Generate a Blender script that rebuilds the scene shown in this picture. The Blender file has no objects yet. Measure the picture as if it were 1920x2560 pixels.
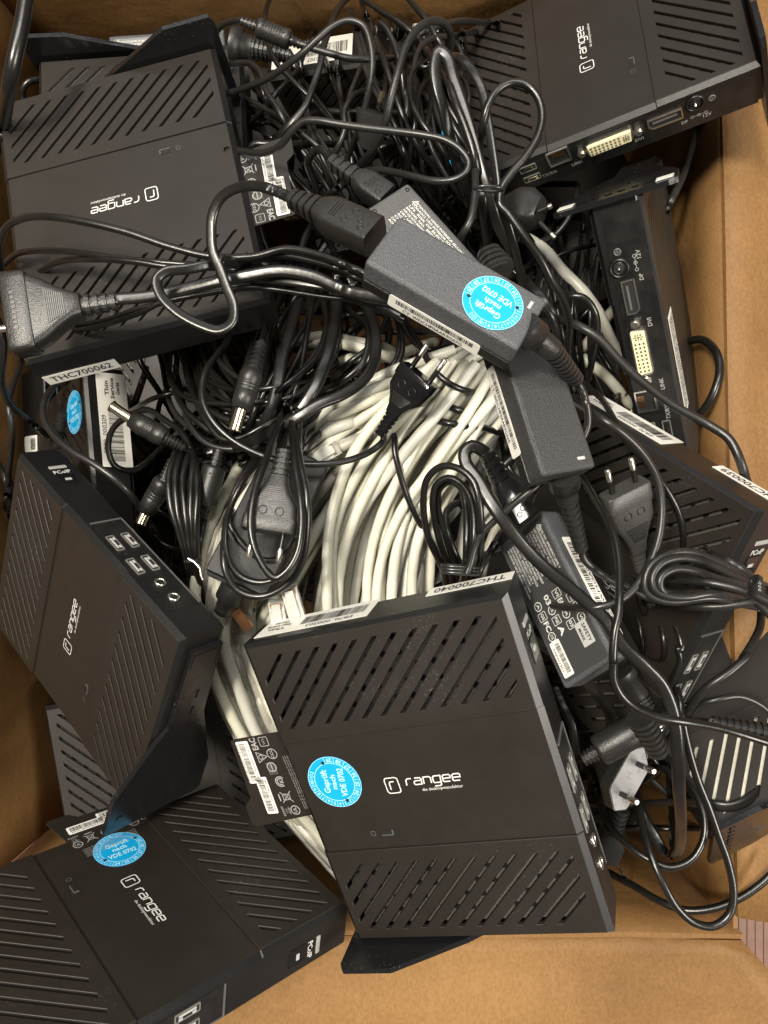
import bpy, bmesh, math, random
import numpy as np
from mathutils import Matrix, Vector
random.seed(7); np.random.seed(7)
S=bpy.context.scene; C=S.collection
# ---------------------------------------------------------------- camera
CAMZ=1.10; F=1899.0
cam=bpy.data.cameras.new('camera'); co=bpy.data.objects.new('camera',cam); C.objects.link(co); S.camera=co
cam.sensor_fit='VERTICAL'; cam.sensor_height=36; cam.sensor_width=27; cam.lens=36*F/2560
cam.clip_start=.01; cam.clip_end=20; co.location=(0,0,CAMZ)
# ---------------------------------------------------------------- room light
w=bpy.data.worlds.new('World'); S.world=w; w.use_nodes=True
bg=w.node_tree.nodes['Background']; bg.inputs[0].default_value=(1,.93,.82,1); bg.inputs[1].default_value=.125
def area(name,loc,target,sx,sy,power,col):
    l=bpy.data.lights.new(name,'AREA'); l.shape='RECTANGLE'; l.size=sx; l.size_y=sy; l.energy=power; l.color=col
    o=bpy.data.objects.new(name,l); C.objects.link(o); o.location=loc
    o.rotation_euler=(Vector(target)-Vector(loc)).to_track_quat('-Z','Y').to_euler(); return o
area('ceiling_light',(-.80,.35,2.9),(0,0,.5),.45,.30,78,(1,.92,.78))
area('ceiling_light',(1.75,-.75,2.35),(0,0,.5),1.1,.5,56,(1,.94,.84))
area('ceiling_light',(-.1,1.1,2.9),(0,0,.5),1.6,.6,42,(1,.95,.87))
area('window_light',(-.25,2.6,1.9),(-.05,0,.6),2.6,.5,11,(.95,.97,1))
S.view_settings.view_transform='Standard'; S.view_settings.look='None'; S.view_settings.exposure=.22; S.view_settings.gamma=1
S.render.film_transparent=False
try:
    S.cycles.use_denoising=True; S.cycles.max_bounces=6
except Exception: pass

# ---------------------------------------------------------------- materials
def mat(name,col,rough=.5,metal=0,spec=.5,noise=None,bump=None,trans=0,coat=0,dust=None):
    """noise=(scale,amount,col2), bump=(scale,strength)"""
    m=bpy.data.materials.new(name); m.use_nodes=True; nt=m.node_tree; b=nt.nodes['Principled BSDF']
    b.inputs['Base Color'].default_value=(*col,1); b.inputs['Roughness'].default_value=rough
    b.inputs['Metallic'].default_value=metal; b.inputs['Specular IOR Level'].default_value=spec
    if trans: b.inputs['Transmission Weight'].default_value=trans
    if coat: b.inputs['Coat Weight'].default_value=coat; b.inputs['Coat Roughness'].default_value=.15
    tc=nt.nodes.new('ShaderNodeTexCoord')
    if noise:
        n=nt.nodes.new('ShaderNodeTexNoise'); n.inputs['Scale'].default_value=noise[0]; n.inputs['Detail'].default_value=5
        nt.links.new(tc.outputs['Object'],n.inputs['Vector'])
        r=nt.nodes.new('ShaderNodeValToRGB'); r.color_ramp.elements[0].position=.35; r.color_ramp.elements[1].position=.35+noise[1]
        r.color_ramp.elements[0].color=(*col,1); r.color_ramp.elements[1].color=(*noise[2],1)
        nt.links.new(n.outputs[0],r.inputs[0]); nt.links.new(r.outputs[0],b.inputs['Base Color'])
    if dust:
        vn=nt.nodes.new('ShaderNodeTexNoise'); vn.inputs['Scale'].default_value=dust[0]; vn.inputs['Detail'].default_value=1
        big=nt.nodes.new('ShaderNodeTexNoise'); big.inputs['Scale'].default_value=11; big.inputs['Detail'].default_value=2
        nt.links.new(tc.outputs['Object'],vn.inputs['Vector']); nt.links.new(tc.outputs['Object'],big.inputs['Vector'])
        ad=nt.nodes.new('ShaderNodeMath'); ad.operation='MULTIPLY'; nt.links.new(vn.outputs[0],ad.inputs[0]); nt.links.new(big.outputs[0],ad.inputs[1])
        rr=nt.nodes.new('ShaderNodeValToRGB'); rr.color_ramp.elements[0].position=dust[1]; rr.color_ramp.elements[1].position=dust[1]+.035
        rr.color_ramp.elements[0].color=(0,0,0,1); rr.color_ramp.elements[1].color=(.7,.7,.7,1); nt.links.new(ad.outputs[0],rr.inputs[0])
        mx=nt.nodes.new('ShaderNodeMix'); mx.data_type='RGBA'; nt.links.new(rr.outputs[0],mx.inputs[0]); mx.inputs[7].default_value=(.10,.095,.085,1)
        src=b.inputs['Base Color'].links[0].from_socket if b.inputs['Base Color'].links else None
        if src: nt.links.new(src,mx.inputs[6])
        else: mx.inputs[6].default_value=(*col,1)
        nt.links.new(mx.outputs[2],b.inputs['Base Color'])
        # uneven sheen from handling
        rs=nt.nodes.new('ShaderNodeMapRange'); rs.inputs[1].default_value=.3; rs.inputs[2].default_value=.7; rs.inputs[3].default_value=rough-.06; rs.inputs[4].default_value=rough+.10
        nt.links.new(big.outputs[0],rs.inputs[0]); nt.links.new(rs.outputs[0],b.inputs['Roughness'])
    if bump:
        n2=nt.nodes.new('ShaderNodeTexNoise'); n2.inputs['Scale'].default_value=bump[0]; n2.inputs['Detail'].default_value=3
        nt.links.new(tc.outputs['Object'],n2.inputs['Vector'])
        bp=nt.nodes.new('ShaderNodeBump'); bp.inputs['Strength'].default_value=bump[1]; bp.inputs['Distance'].default_value=.0006
        nt.links.new(n2.outputs[0],bp.inputs['Height']); nt.links.new(bp.outputs[0],b.inputs['Normal'])
    return m
M={}
M['cover']=mat('cover_plastic',(.0150,.0120,.0097),.46,spec=.40,noise=(60,.5,(.0185,.0150,.0122)),bump=(2500,.12),dust=(900,.462))
M['shell']=mat('shell_plastic',(.0075,.0075,.0078),.34,bump=(2500,.1),dust=(900,.45))
M['panel']=mat('panel_plastic',(.006,.006,.0065),.30,noise=(90,.4,(.016,.015,.014)),bump=(900,.15),dust=(900,.44))
M['gloss']=mat('gloss_plastic',(.006,.006,.007),.12,noise=(70,.5,(.012,.012,.012)),coat=.15,dust=(700,.42))
M['light_plastic']=mat('grey_trim',(.09,.09,.09),.35)
M['shield']=mat('metal_shield',(.34,.33,.30),.42,.75)
M['dark']=mat('dark_void',(.004,.004,.004),.7)
M['nickel']=mat('nickel',(.78,.75,.68),.28,1)
M['port_metal']=mat('port_metal',(.34,.33,.30),.38,.6)
M['brass']=mat('pin_metal',(.80,.72,.52),.2,1)
M['cream']=mat('connector_cream',(.72,.66,.42),.4)
M['pin_dark']=mat('socket_hole',(.06,.05,.03),.6)
M['white']=mat('sticker_white',(.74,.73,.69),.42,noise=(40,.5,(.68,.67,.62)))
M['grey_sticker']=mat('sticker_grey',(.42,.42,.42),.35)
M['ink']=mat('black_ink',(.015,.015,.015),.5)
M['print']=mat('white_print',(.62,.62,.60),.45)
M['print_dim']=mat('grey_print',(.30,.30,.29),.45)
M['blue']=mat('sticker_blue',(.004,.30,.62),.38,noise=(50,.6,(.006,.34,.66)))
M['blue_white']=mat('sticker_pale_print',(.42,.70,.82),.45)
M['brick']=mat('brick_plastic',(.036,.038,.043),.38,noise=(1500,.25,(.092,.095,.104)),bump=(1600,.9))
M['brick_dark']=mat('brick_dark_plastic',(.014,.0142,.015),.38,noise=(1500,.25,(.050,.051,.054)),bump=(1600,.9))
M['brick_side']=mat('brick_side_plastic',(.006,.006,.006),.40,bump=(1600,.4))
M['brick_grey']=mat('brick_grey_plastic',(.055,.055,.056),.42,noise=(1300,.25,(.085,.085,.086)),bump=(1500,.7))
M['label_dark']=mat('label_dark',(.045,.045,.047),.35)
M['cable']=mat('cable_black',(.0055,.0052,.0048),.29,spec=.55,noise=(45,.5,(.0125,.0117,.0108)),bump=(350,.15))
M['cable_soft']=mat('cable_charcoal',(.0125,.012,.0115),.33,noise=(45,.5,(.018,.0172,.0165)),bump=(350,.12),dust=(900,.42))
M['plug']=mat('plug_plastic',(.012,.0116,.011),.34,noise=(700,.3,(.021,.0205,.0195)),bump=(1200,.4))
M['plug_lit']=mat('plug_lit_plastic',(.034,.033,.032),.36,noise=(700,.3,(.052,.050,.048)),bump=(1200,.4))  # lighter copy of plug plastic, the standing plug's lit face put into colour
M['tie']=mat('tie_wire',(.02,.02,.02),.22)
def ethernet(name,a,b_):
    m=mat(name,a,.36,noise=(34,.45,b_),bump=(120,.25)); return m
M['eth1']=ethernet('cable_ivory',(.56,.55,.45),(.70,.69,.59))
M['eth2']=ethernet('cable_grey_beige',(.30,.285,.245),(.46,.44,.375))
M['eth3']=ethernet('cable_pale_grey',(.47,.465,.41),(.62,.61,.54))
M['clear']=mat('clear_plug',(.72,.73,.68),.12,trans=.35)
M['foot_clear']=mat('smoked_plastic',(.008,.008,.009),.20,bump=(90,.5),dust=(600,.40))
M['pcb']=mat('circuit_green',(.01,.09,.05),.4)
M['copper']=mat('contact_gold',(.65,.33,.16),.3,1)
# cardboard
def cardboard():
    m=bpy.data.materials.new('cardboard'); m.use_nodes=True; nt=m.node_tree; b=nt.nodes['Principled BSDF']
    tc=nt.nodes.new('ShaderNodeTexCoord')
    n=nt.nodes.new('ShaderNodeTexNoise'); n.inputs['Scale'].default_value=4; n.inputs['Roughness'].default_value=.65; n.inputs['Detail'].default_value=8
    n2=nt.nodes.new('ShaderNodeTexNoise'); n2.inputs['Scale'].default_value=420; n2.inputs['Detail'].default_value=4
    mp=nt.nodes.new('ShaderNodeMapping'); mp.inputs['Scale'].default_value=(1,.6,1)
    nt.links.new(tc.outputs['Object'],n.inputs['Vector']); nt.links.new(tc.outputs['Object'],mp.inputs[0]); nt.links.new(mp.outputs[0],n2.inputs['Vector'])
    r=nt.nodes.new('ShaderNodeValToRGB'); r.color_ramp.elements[0].position=.3; r.color_ramp.elements[1].position=.7
    r.color_ramp.elements[0].color=(.168,.086,.029,1); r.color_ramp.elements[1].color=(.280,.153,.055,1)
    nt.links.new(n.outputs[0],r.inputs[0])
    mx=nt.nodes.new('ShaderNodeMix'); mx.data_type='RGBA'; mx.blend_type='MULTIPLY'; mx.inputs[0].default_value=.5
    r2=nt.nodes.new('ShaderNodeValToRGB'); r2.color_ramp.elements[0].position=.35; r2.color_ramp.elements[1].position=.6
    r2.color_ramp.elements[0].color=(.66,.62,.58,1); r2.color_ramp.elements[1].color=(1,1,1,1)
    nt.links.new(n2.outputs[0],r2.inputs[0]); nt.links.new(r.outputs[0],mx.inputs[6]); nt.links.new(r2.outputs[0],mx.inputs[7])
    nt.links.new(mx.outputs[2],b.inputs['Base Color']); b.inputs['Roughness'].default_value=.62; b.inputs['Specular IOR Level'].default_value=.3
    bp=nt.nodes.new('ShaderNodeBump'); bp.inputs['Strength'].default_value=.8; bp.inputs['Distance'].default_value=.004
    n3=nt.nodes.new('ShaderNodeTexNoise'); n3.inputs['Scale'].default_value=14; n3.inputs['Detail'].default_value=9; n3.inputs['Roughness'].default_value=.6
    nt.links.new(tc.outputs['Object'],n3.inputs['Vector']); nt.links.new(n3.outputs[0],bp.inputs['Height'])
    wv=nt.nodes.new('ShaderNodeTexWave'); wv.inputs['Scale'].default_value=42; wv.inputs['Distortion'].default_value=.6; wv.bands_direction='X'
    bp2=nt.nodes.new('ShaderNodeBump'); bp2.inputs['Strength'].default_value=.10; bp2.inputs['Distance'].default_value=.0008
    nt.links.new(tc.outputs['Object'],wv.inputs['Vector']); nt.links.new(wv.outputs[1],bp2.inputs['Height']); nt.links.new(bp.outputs[0],bp2.inputs['Normal']); nt.links.new(bp2.outputs[0],b.inputs['Normal'])
    return m
M['card']=cardboard()
M['card_edge']=mat('cardboard_torn',(.36,.22,.10),.85,noise=(300,.4,(.34,.20,.09)),bump=(900,.6))
M['wood_line']=mat('laminate_line',(.27,.15,.11),.5)
M['wood']=mat('laminate',(.36,.20,.15),.45,noise=(60,.4,(.28,.15,.11)))

# ---------------------------------------------------------------- mesh helpers
class MB:
    def __init__(s): s.v=[]; s.f=[]; s.smooth=[]
    def add(s,vs,fs,mx=None,smooth=False):
        n=len(s.v)
        for p in vs:
            p=Vector(p); s.v.append(tuple(mx@p) if mx is not None else tuple(p))
        for f in fs: s.f.append(tuple(i+n for i in f)); s.smooth.append(smooth)
        return s
    def box(s,c,d,mx=None,bev=0):
        x,y,z=[a/2 for a in d]
        if bev>0:
            bm=bmesh.new(); bmesh.ops.create_cube(bm,size=1)
            for v in bm.verts: v.co=Vector((v.co.x*d[0],v.co.y*d[1],v.co.z*d[2]))
            bmesh.ops.bevel(bm,geom=bm.edges[:],offset=bev,segments=3,profile=.5,affect='EDGES')
            for v in bm.verts: v.co+=Vector(c)
            bm.verts.index_update(); s.add([v.co.copy() for v in bm.verts],[[v.index for v in f.verts] for f in bm.faces],mx,False); bm.free(); return s
        vs=[(c[0]+i*x,c[1]+j*y,c[2]+k*z) for i in(-1,1) for j in(-1,1) for k in(-1,1)]
        s.add(vs,[(0,1,3,2),(4,6,7,5),(0,4,5,1),(2,3,7,6),(0,2,6,4),(1,5,7,3)],mx); return s
    def quad(s,a,b,c,d,mx=None): return s.add([a,b,c,d],[(0,1,2,3)],mx)
    def loft(s,rings,mx=None,cap=True,smooth=True,close=True):
        n=len(rings[0]); vs=[p for r in rings for p in r]; fs=[]
        for i in range(len(rings)-1):
            for j in range(n if close else n-1):
                k=(j+1)%n; fs.append((i*n+j,i*n+k,(i+1)*n+k,(i+1)*n+j))
        s.add(vs,fs,mx,smooth)
        if cap:
            s.add(rings[0],[tuple(range(n))[::-1]],mx); s.add(rings[-1],[tuple(range(n))],mx)
        return s
    def prism(s,poly,z0,z1,mx=None):
        n=len(poly); return s.loft([[(x,y,z0) for x,y in poly],[(x,y,z1) for x,y in poly]],mx,smooth=False)
    def build(s,name,m,parent=None,link=True):
        me=bpy.data.meshes.new(name); me.from_pydata(s.v,[],s.f); 
        me.polygons.foreach_set('use_smooth',s.smooth); me.materials.append(M[m] if isinstance(m,str) else m); me.update()
        o=bpy.data.objects.new(name,me)
        if link: C.objects.link(o)
        if parent is not None: o.parent=parent
        return o
def tag(o,label=None,cat=None,group=None,kind=None):
    if label: o['label']=label
    if cat: o['category']=cat
    if group: o['group']=group
    if kind: o['kind']=kind
    return o
def empty(name,mx=None):
    o=bpy.data.objects.new(name,None); o.empty_display_size=.02; C.objects.link(o)
    if mx is not None: o.matrix_world=mx
    return o
def rodr(r):
    r=Vector(r); t=r.length
    return Matrix.Rotation(t,4,r.normalized()) if t>1e-9 else Matrix.Identity(4)
def posemx(p): return Matrix.Translation((p[3],p[4],p[5]+CAMZ))@rodr(p[:3])
def W(u,v,d): return Vector(((u-960)/F*d,(1280-v)/F*d,CAMZ-d))
def px(p): d=CAMZ-p[2]; return 960+F*p[0]/d,1280-F*p[1]/d,d
POSE={"E": [0.35009, -0.94606, -0.44974, 0.20663, -0.05175, -0.64371], "F": [-2.43825, -0.76601, 1.49166, 0.2624, 0.17719, -0.67696], "O": [0.60744, -0.69945, -1.29485, -0.30996, 0.01805, -0.7944], "N": [1.39926, -0.20967, 0.17965, 1e-05, 0.476, -0.90235], "K1": [-0.37173, 0.05552, -0.53826, 0.03593, 0.11644, -0.42962], "K2": [-0.47341, 0.09019, -1.32329, 0.08656, 0.06101, -0.46365], "K7": [-0.28978, -0.01093, -0.88419, 0.02928, 0.17244, -0.53067], "K3": [0.42783, -0.86432, -0.91474, 0.13423, -0.05797, -0.5227], "K8": [1.52451, -2.39633, 0.12937, -0.0834, -0.00246, -0.55248], "A": [0.24816, -0.35839, 0.28753, 0.03819, -0.17269, -0.54274], "B": [-0.19779, -0.72631, 0.98141, -0.22947, -0.09015, -0.65037], "C": [-0.09945, 0.45435, 3.34896, -0.20087, 0.23789, -0.63452], "D": [-0.67848, -0.10733, 1.61093, 0.19775, 0.39654, -0.69827], "G": [-1.28617, -0.46411, -0.76429, -0.18479, -0.32382, -0.57049], "J": [3.00021, 0.10477, 0.00733, -0.21676, 0.30264, -0.68302], "I": [0.0639, 0.07615, 1.7441, -0.22573, -0.27859, -0.84948], "H": [-0.73043, -0.13691, 0.43377, 0.31762, -0.15696, -0.71348], "K4": [0.17446, 0.00609, 0.06964, -0.20547, 0.43679, -0.75166], "K9": [0.41556, -0.4013, -1.49767, -0.3573, 0.10215, -0.82026]}

# ---- text (cached flat meshes)
_tc={}
def textmesh(t,bold=0):
    if (t,bold) in _tc: return _tc[(t,bold)]
    cu=bpy.data.curves.new('t','FONT'); cu.body=t; cu.size=1; cu.resolution_u=2; cu.offset=bold; cu.align_x='CENTER'; cu.align_y='CENTER'
    o=bpy.data.objects.new('t',cu); C.objects.link(o); dg=bpy.context.evaluated_depsgraph_get(); dg.update()
    me=bpy.data.meshes.new_from_object(o.evaluated_get(dg)); bpy.data.objects.remove(o); bpy.data.curves.remove(cu)
    vs=[tuple(v.co) for v in me.vertices]; fs=[tuple(p.vertices) for p in me.polygons]; bpy.data.meshes.remove(me)
    xs=[v[0] for v in vs] or [0]; wd=max(xs)-min(xs)
    _tc[(t,bold)]=(vs,fs,wd); return _tc[(t,bold)]
def text(mb,t,c,size,rot=0,width=None,mx=None,bold=0,z=0):
    vs,fs,wd=textmesh(t,bold); sx=size if width is None else width/max(wd,1e-6)
    m=Matrix.Translation((c[0],c[1],z))@Matrix.Rotation(rot,4,'Z')@Matrix.Diagonal((sx,size,1,1))
    mb.add(vs,fs,(mx@m) if mx is not None else m)
def plane_mx(o,x,y):
    """local 2D sheet: origin o, x dir, y dir"""
    x=Vector(x).normalized(); y=Vector(y).normalized(); z=x.cross(y)
    m=Matrix((( x.x,y.x,z.x,o[0]),(x.y,y.y,z.y,o[1]),(x.z,y.z,z.z,o[2]),(0,0,0,1))); return m
def rrect(w_,h_,r,c=(0,0),n=4):
    out=[]
    for sx,sy,a0 in((1,1,0),(-1,1,90),(-1,-1,180),(1,-1,270)):
        for i in range(n+1):
            a=math.radians(a0+90*i/n); out.append((c[0]+sx*(w_/2-r)+r*math.cos(a),c[1]+sy*(h_/2-r)+r*math.sin(a)))
    return out
def flat(mb,poly,mx=None,z=0,t=None):
    if t: mb.prism(poly,z,z+t,mx)
    else: mb.add([(x,y,z) for x,y in poly],[tuple(range(len(poly)))],mx)
def stroke(mb,pts,w_,mx=None,z=0,closed=False):
    """polyline of constant width as mitred quads"""
    P=[Vector((p[0],p[1])) for p in pts]; n=len(P); L=[];R=[]
    for i in range(n):
        a=P[i-1] if (i>0 or closed) else None; b=P[(i+1)%n] if (i<n-1 or closed) else None
        d1=(P[i]-a).normalized() if a is not None else (b-P[i]).normalized(); d2=(b-P[i]).normalized() if b is not None else d1
        n1=Vector((-d1.y,d1.x)); n2=Vector((-d2.y,d2.x)); m=(n1+n2)
        m=m.normalized() if m.length>1e-6 else n1; k=1/max(.35,m.dot(n1)); L.append(P[i]+m*k*w_/2); R.append(P[i]-m*k*w_/2)
    for i in range(n if closed else n-1):
        j=(i+1)%n; mb.add([(L[i].x,L[i].y,z),(R[i].x,R[i].y,z),(R[j].x,R[j].y,z),(L[j].x,L[j].y,z)],[(0,1,2,3)],mx)
def ringpts(c,r,n=24,a0=0,a1=360): return [(c[0]+r*math.cos(math.radians(a0+(a1-a0)*i/n)),c[1]+r*math.sin(math.radians(a0+(a1-a0)*i/n))) for i in range(n)]
def barcode(mb,c,w_,h_,seed,mx=None,z=0,vertical=False):
    rnd=random.Random(seed); x=-w_/2
    while x<w_/2:
        b=rnd.choice([.35,.35,.7,1.05])*w_/75; g=rnd.choice([.35,.7,1.05])*w_/75
        a=[(x,-h_/2),(x+b,-h_/2),(x+b,h_/2),(x,h_/2)]
        if vertical: a=[(q,p) for p,q in a]
        flat(mb,[(c[0]+p,c[1]+q) for p,q in a],mx,z); x+=b+g

# ---------------------------------------------------------------- depth map used to rest cables on what is below them
CELL=4; U0,V0=-600,-500; NU,NV=(2520+600)//CELL,(3060+500)//CELL
ZB=np.full((NV,NU),1.05)
def zpoly(ws):
    """rasterise a convex world polygon into the depth map"""
    ps=[px(p) for p in ws]
    for i in range(1,len(ps)-1):
        (x0,y0,d0),(x1,y1,d1),(x2,y2,d2)=ps[0],ps[i],ps[i+1]
        den=(y1-y2)*(x0-x2)+(x2-x1)*(y0-y2)
        if abs(den)<1e-6: continue
        a=max(0,int((min(x0,x1,x2)-U0)/CELL)); b=min(NU-1,int((max(x0,x1,x2)-U0)/CELL)+1)
        c=max(0,int((min(y0,y1,y2)-V0)/CELL)); e=min(NV-1,int((max(y0,y1,y2)-V0)/CELL)+1)
        if a>=b or c>=e: continue
        X,Y=np.meshgrid(U0+CELL*np.arange(a,b)+2,V0+CELL*np.arange(c,e)+2)
        l0=((y1-y2)*(X-x2)+(x2-x1)*(Y-y2))/den; l1=((y2-y0)*(X-x2)+(x0-x2)*(Y-y2))/den; l2=1-l0-l1
        ins=(l0>=-.01)&(l1>=-.01)&(l2>=-.01)
        inv=l0/d0+l1/d1+l2/d2; D=np.where(ins,1/np.maximum(inv,1e-6),9)
        ZB[c:e,a:b]=np.minimum(ZB[c:e,a:b],D)
def zbox(mx,lo,hi):
    P=[mx@Vector((x,y,z)) for x in(lo[0],hi[0]) for y in(lo[1],hi[1]) for z in(lo[2],hi[2])]
    for f in((0,1,3,2),(4,6,7,5),(0,4,5,1),(2,3,7,6),(0,2,6,4),(1,5,7,3)): zpoly([P[i] for i in f])
def zget(u,v):
    i=int((u-U0)/CELL); j=int((v-V0)/CELL)
    return ZB[j,i] if 0<=i<NU and 0<=j<NV else 1.05
def zstamp(p,r):
    u,v,d=px(p); rp=max(1,r*F/d/CELL); ci=(u-U0)/CELL; cj=(v-V0)/CELL; k=int(rp)+1
    for j in range(int(cj)-k,int(cj)+k+1):
        for i in range(int(ci)-k,int(ci)+k+1):
            if 0<=i<NU and 0<=j<NV:
                q=((i+.5-ci)**2+(j+.5-cj)**2)/(rp*rp)
                if q<=1.1: ZB[j,i]=min(ZB[j,i],d-r*math.sqrt(max(0,1-q)))

# ================================================================ SETTING : floor, box
mb=MB(); mb.box((0,0,-.02),(6,6,.04)); fl=mb.build('floor','wood'); tag(fl,kind='structure')
mb=MB()
for i in range(-30,30): mb.box((i*.012+.55,-.6,.0006),(.0012,1.2,.001))
o=mb.build('floor_stripes','wood_line'); tag(o,kind='structure')
box=empty('cardboard_box',Matrix.Translation((0,0,0)))
tag(box,'open brown cardboard box with flaps folded out, holding everything in it','box')
XL,XR,YT,YB=-.385,.295,.52,-.37; BF=.015
def rim(d): return CAMZ-d
# rims: right wall leans out a little
def sheet(name,corners,nx=16,ny=8,t=.004,wob=.0015,seed=1,m='card'):
    """a warped board through four corners (c00,c10,c11,c01)"""
    a,b,c,d=[Vector(p) for p in corners]; nrm=(b-a).cross(d-a).normalized(); rnd=random.Random(seed)
    ph=[rnd.uniform(0,6) for _ in range(6)]
    def P(s,q,off):
        p=(a*(1-s)+b*s)*(1-q)+(d*(1-s)+c*s)*q
        wv=math.sin(s*7+ph[0])*math.sin(q*3+ph[1])+.5*math.sin(s*17+ph[2]+q*5)+.35*math.sin(q*13+ph[3]+s*3)
        return p+nrm*(wv*wob+off)
    mb=MB(); rows=[]
    for side in(0,1):
        for j in range(ny+1):
            for i in range(nx+1): mb.v.append(tuple(P(i/nx,j/ny,-t if side else 0)))
    N=(nx+1)*(ny+1)
    for j in range(ny):
        for i in range(nx):
            q=j*(nx+1)+i; mb.f.append((q,q+1,q+nx+2,q+nx+1)); mb.smooth.append(True)
            mb.f.append((N+q,N+q+nx+1,N+q+nx+2,N+q+1)); mb.smooth.append(True)
    e=[j*(nx+1) for j in range(ny+1)]
    for A in([i for i in range(nx+1)],[ny*(nx+1)+i for i in range(nx,-1,-1)],[j*(nx+1) for j in range(ny,-1,-1)],[j*(nx+1)+nx for j in range(ny+1)]):
        for k in range(len(A)-1): mb.f.append((A[k],N+A[k],N+A[k+1],A[k+1])); mb.smooth.append(False)
    return mb.build(name,m,box)
RT=(.315,YT,CAMZ-.712); RB=(.315,YB,CAMZ-.675)     # right rim ends
LT=(XL-.012,YT,CAMZ-.60); LB=(XL-.02,YB,CAMZ-.70)
mb=MB(); mb.box(((XL+XR)/2,(YT+YB)/2,BF-.005),(XR-XL,YT-YB,.006)); mb.build('bottom_panel','card',box)
sheet('wall',[(XR,YB,BF),(XR,YT,BF),RT,RB],seed=2)
sheet('wall',[(XL,YT,BF),(XL,YB,BF),LB,LT],seed=3)
sheet('wall',[(XR,YT,BF),(XL,YT,BF),LT,RT],seed=4,wob=.003)
sheet('wall',[(XL,YB,BF),(XR,YB,BF),(RB[0]+.006,YB-.012,RB[2]-.004),(LB[0],YB-.012,LB[2])],seed=5,wob=.002)
e1=.003
sheet('flap',[(RT[0]-.0035,RT[1],RT[2]+.0005),(RT[0]+.30,RT[1]-.02,RT[2]-.07),(RB[0]+.16,RB[1]-.04,RB[2]-.055),(RB[0]-.0035,RB[1]+.012,RB[2]+.0005)],nx=8,ny=16,seed=6,wob=.003)
sheet('flap',[(LT[0]-e1,LT[1],LT[2]),(LB[0]-e1,LB[1]+.03,LB[2]),(LB[0]-.17,LB[1]+.05,LB[2]-.03),(LT[0]-.17,LT[1]-.02,LT[2]-.02)],seed=7)
sheet('flap',[(LT[0],LT[1]+e1,LT[2]),(LT[0]+.03,LT[1]+.17,LT[2]-.03),(RT[0]-.03,RT[1]+.17,RT[2]-.03),(RT[0],RT[1]+e1,RT[2])],seed=8)
# bottom flap, right end cut on a diagonal
zb=CAMZ-.70
b0=W(560,2340,.70);
sheet('flap',[(LB[0],YB-.016,zb),(.322,YB-.016,CAMZ-.688),(.520,YB-.235,CAMZ-.715),(LB[0]-.02,YB-.235,CAMZ-.66)],nx=28,ny=14,seed=9,wob=.004)
for P in([(XR,YB,BF),(XR,YT,BF),RT,RB],[(XL,YT,BF),(XL,YB,BF),LB,LT],[(XR,YT,BF),(XL,YT,BF),LT,RT],[(XL,YB,BF),(XR,YB,BF),RB,LB]): zpoly([Vector(p) for p in P])
zpoly([Vector(p) for p in [(RT[0],RT[1],RT[2]),(RT[0]+.16,RT[1],RT[2]-.05),(RB[0]+.15,RB[1],RB[2]-.055),(RB[0],RB[1],RB[2])]])
zpoly([Vector(p) for p in [(LB[0],YB,zb),(.31,YB,CAMZ-.69),(.35,YB-.23,CAMZ-.71),(LB[0],YB-.23,CAMZ-.66)]])

# ================================================================ THIN CLIENT
X,Y,T=.095,.1221,.0392
SL=[]   # slot polygons of one louvre band, local y 55.5..112 (band +1)
def slots(flip,sgn):
    out=[]; wv=.0035; pitch=.01415
    y0,y1=(.0555,.112) if sgn>0 else (-.112,-.056)
    x0,x1=-.0862,.0848
    ph=-.0696-.1117 if sgn>0 else .1431
    base=ph
    ks=range(-22,23)
    for k in ks:
        c=base+pitch*k     # line x - y = c  (left edge), width wv in x
        # clip strip c<=x-y<=c+wv*1.35 to the rectangle
        def clip(poly,fn,ok):
            res=[]
            for i in range(len(poly)):
                a,b=poly[i],poly[(i+1)%len(poly)]; fa,fb=fn(a),fn(b)
                if fa>=0: res.append(a)
                if (fa>=0)!=(fb>=0):
                    t=fa/(fa-fb); res.append((a[0]+(b[0]-a[0])*t,a[1]+(b[1]-a[1])*t))
            return res
        w2=wv*1.3
        poly=[(c+y0,y0),(c+w2+y0,y0),(c+w2+y1,y1),(c+y1,y1)]
        poly=clip(poly,lambda p:p[0]-x0,0)
        if len(poly)>2: poly=clip(poly,lambda p:x1-p[0],0)
        if len(poly)<3: continue
        xs=[p[0] for p in poly]
        if max(xs)-min(xs)<.012: continue
        if flip: poly=[(-p[0],p[1]) for p in poly][::-1]
        out.append(poly)
    return out
def slotplate(rect,holes,z0,th,bev=.0003):
    cu=bpy.data.curves.new('p','CURVE'); cu.dimensions='2D'; cu.fill_mode='BOTH'; cu.extrude=th/2; cu.bevel_depth=bev; cu.bevel_resolution=0
    for poly in [rect]+holes:
        sp=cu.splines.new('POLY'); sp.points.add(len(poly)-1); sp.use_cyclic_u=True
        for i,p in enumerate(poly): sp.points[i].co=(p[0],p[1],0,1)
    o=bpy.data.objects.new('p',cu); C.objects.link(o); dg=bpy.context.evaluated_depsgraph_get(); dg.update()
    me=bpy.data.meshes.new_from_object(o.evaluated_get(dg)); bpy.data.objects.remove(o); bpy.data.curves.remove(cu)
    for v in me.vertices: v.co.z+=z0+th/2
    me.polygons.foreach_set('use_smooth',[False]*len(me.polygons)); return me
def R4(x0,x1,y0,y1): return [(x0,y0),(x1,y0),(x1,y1),(x0,y1)]
YB1=.0455
ME={}
def memesh(key,mb,m):
    o=mb.build(key,m,link=False); ME[key]=o.data; bpy.data.objects.remove(o)
xi=X-.0041
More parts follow.
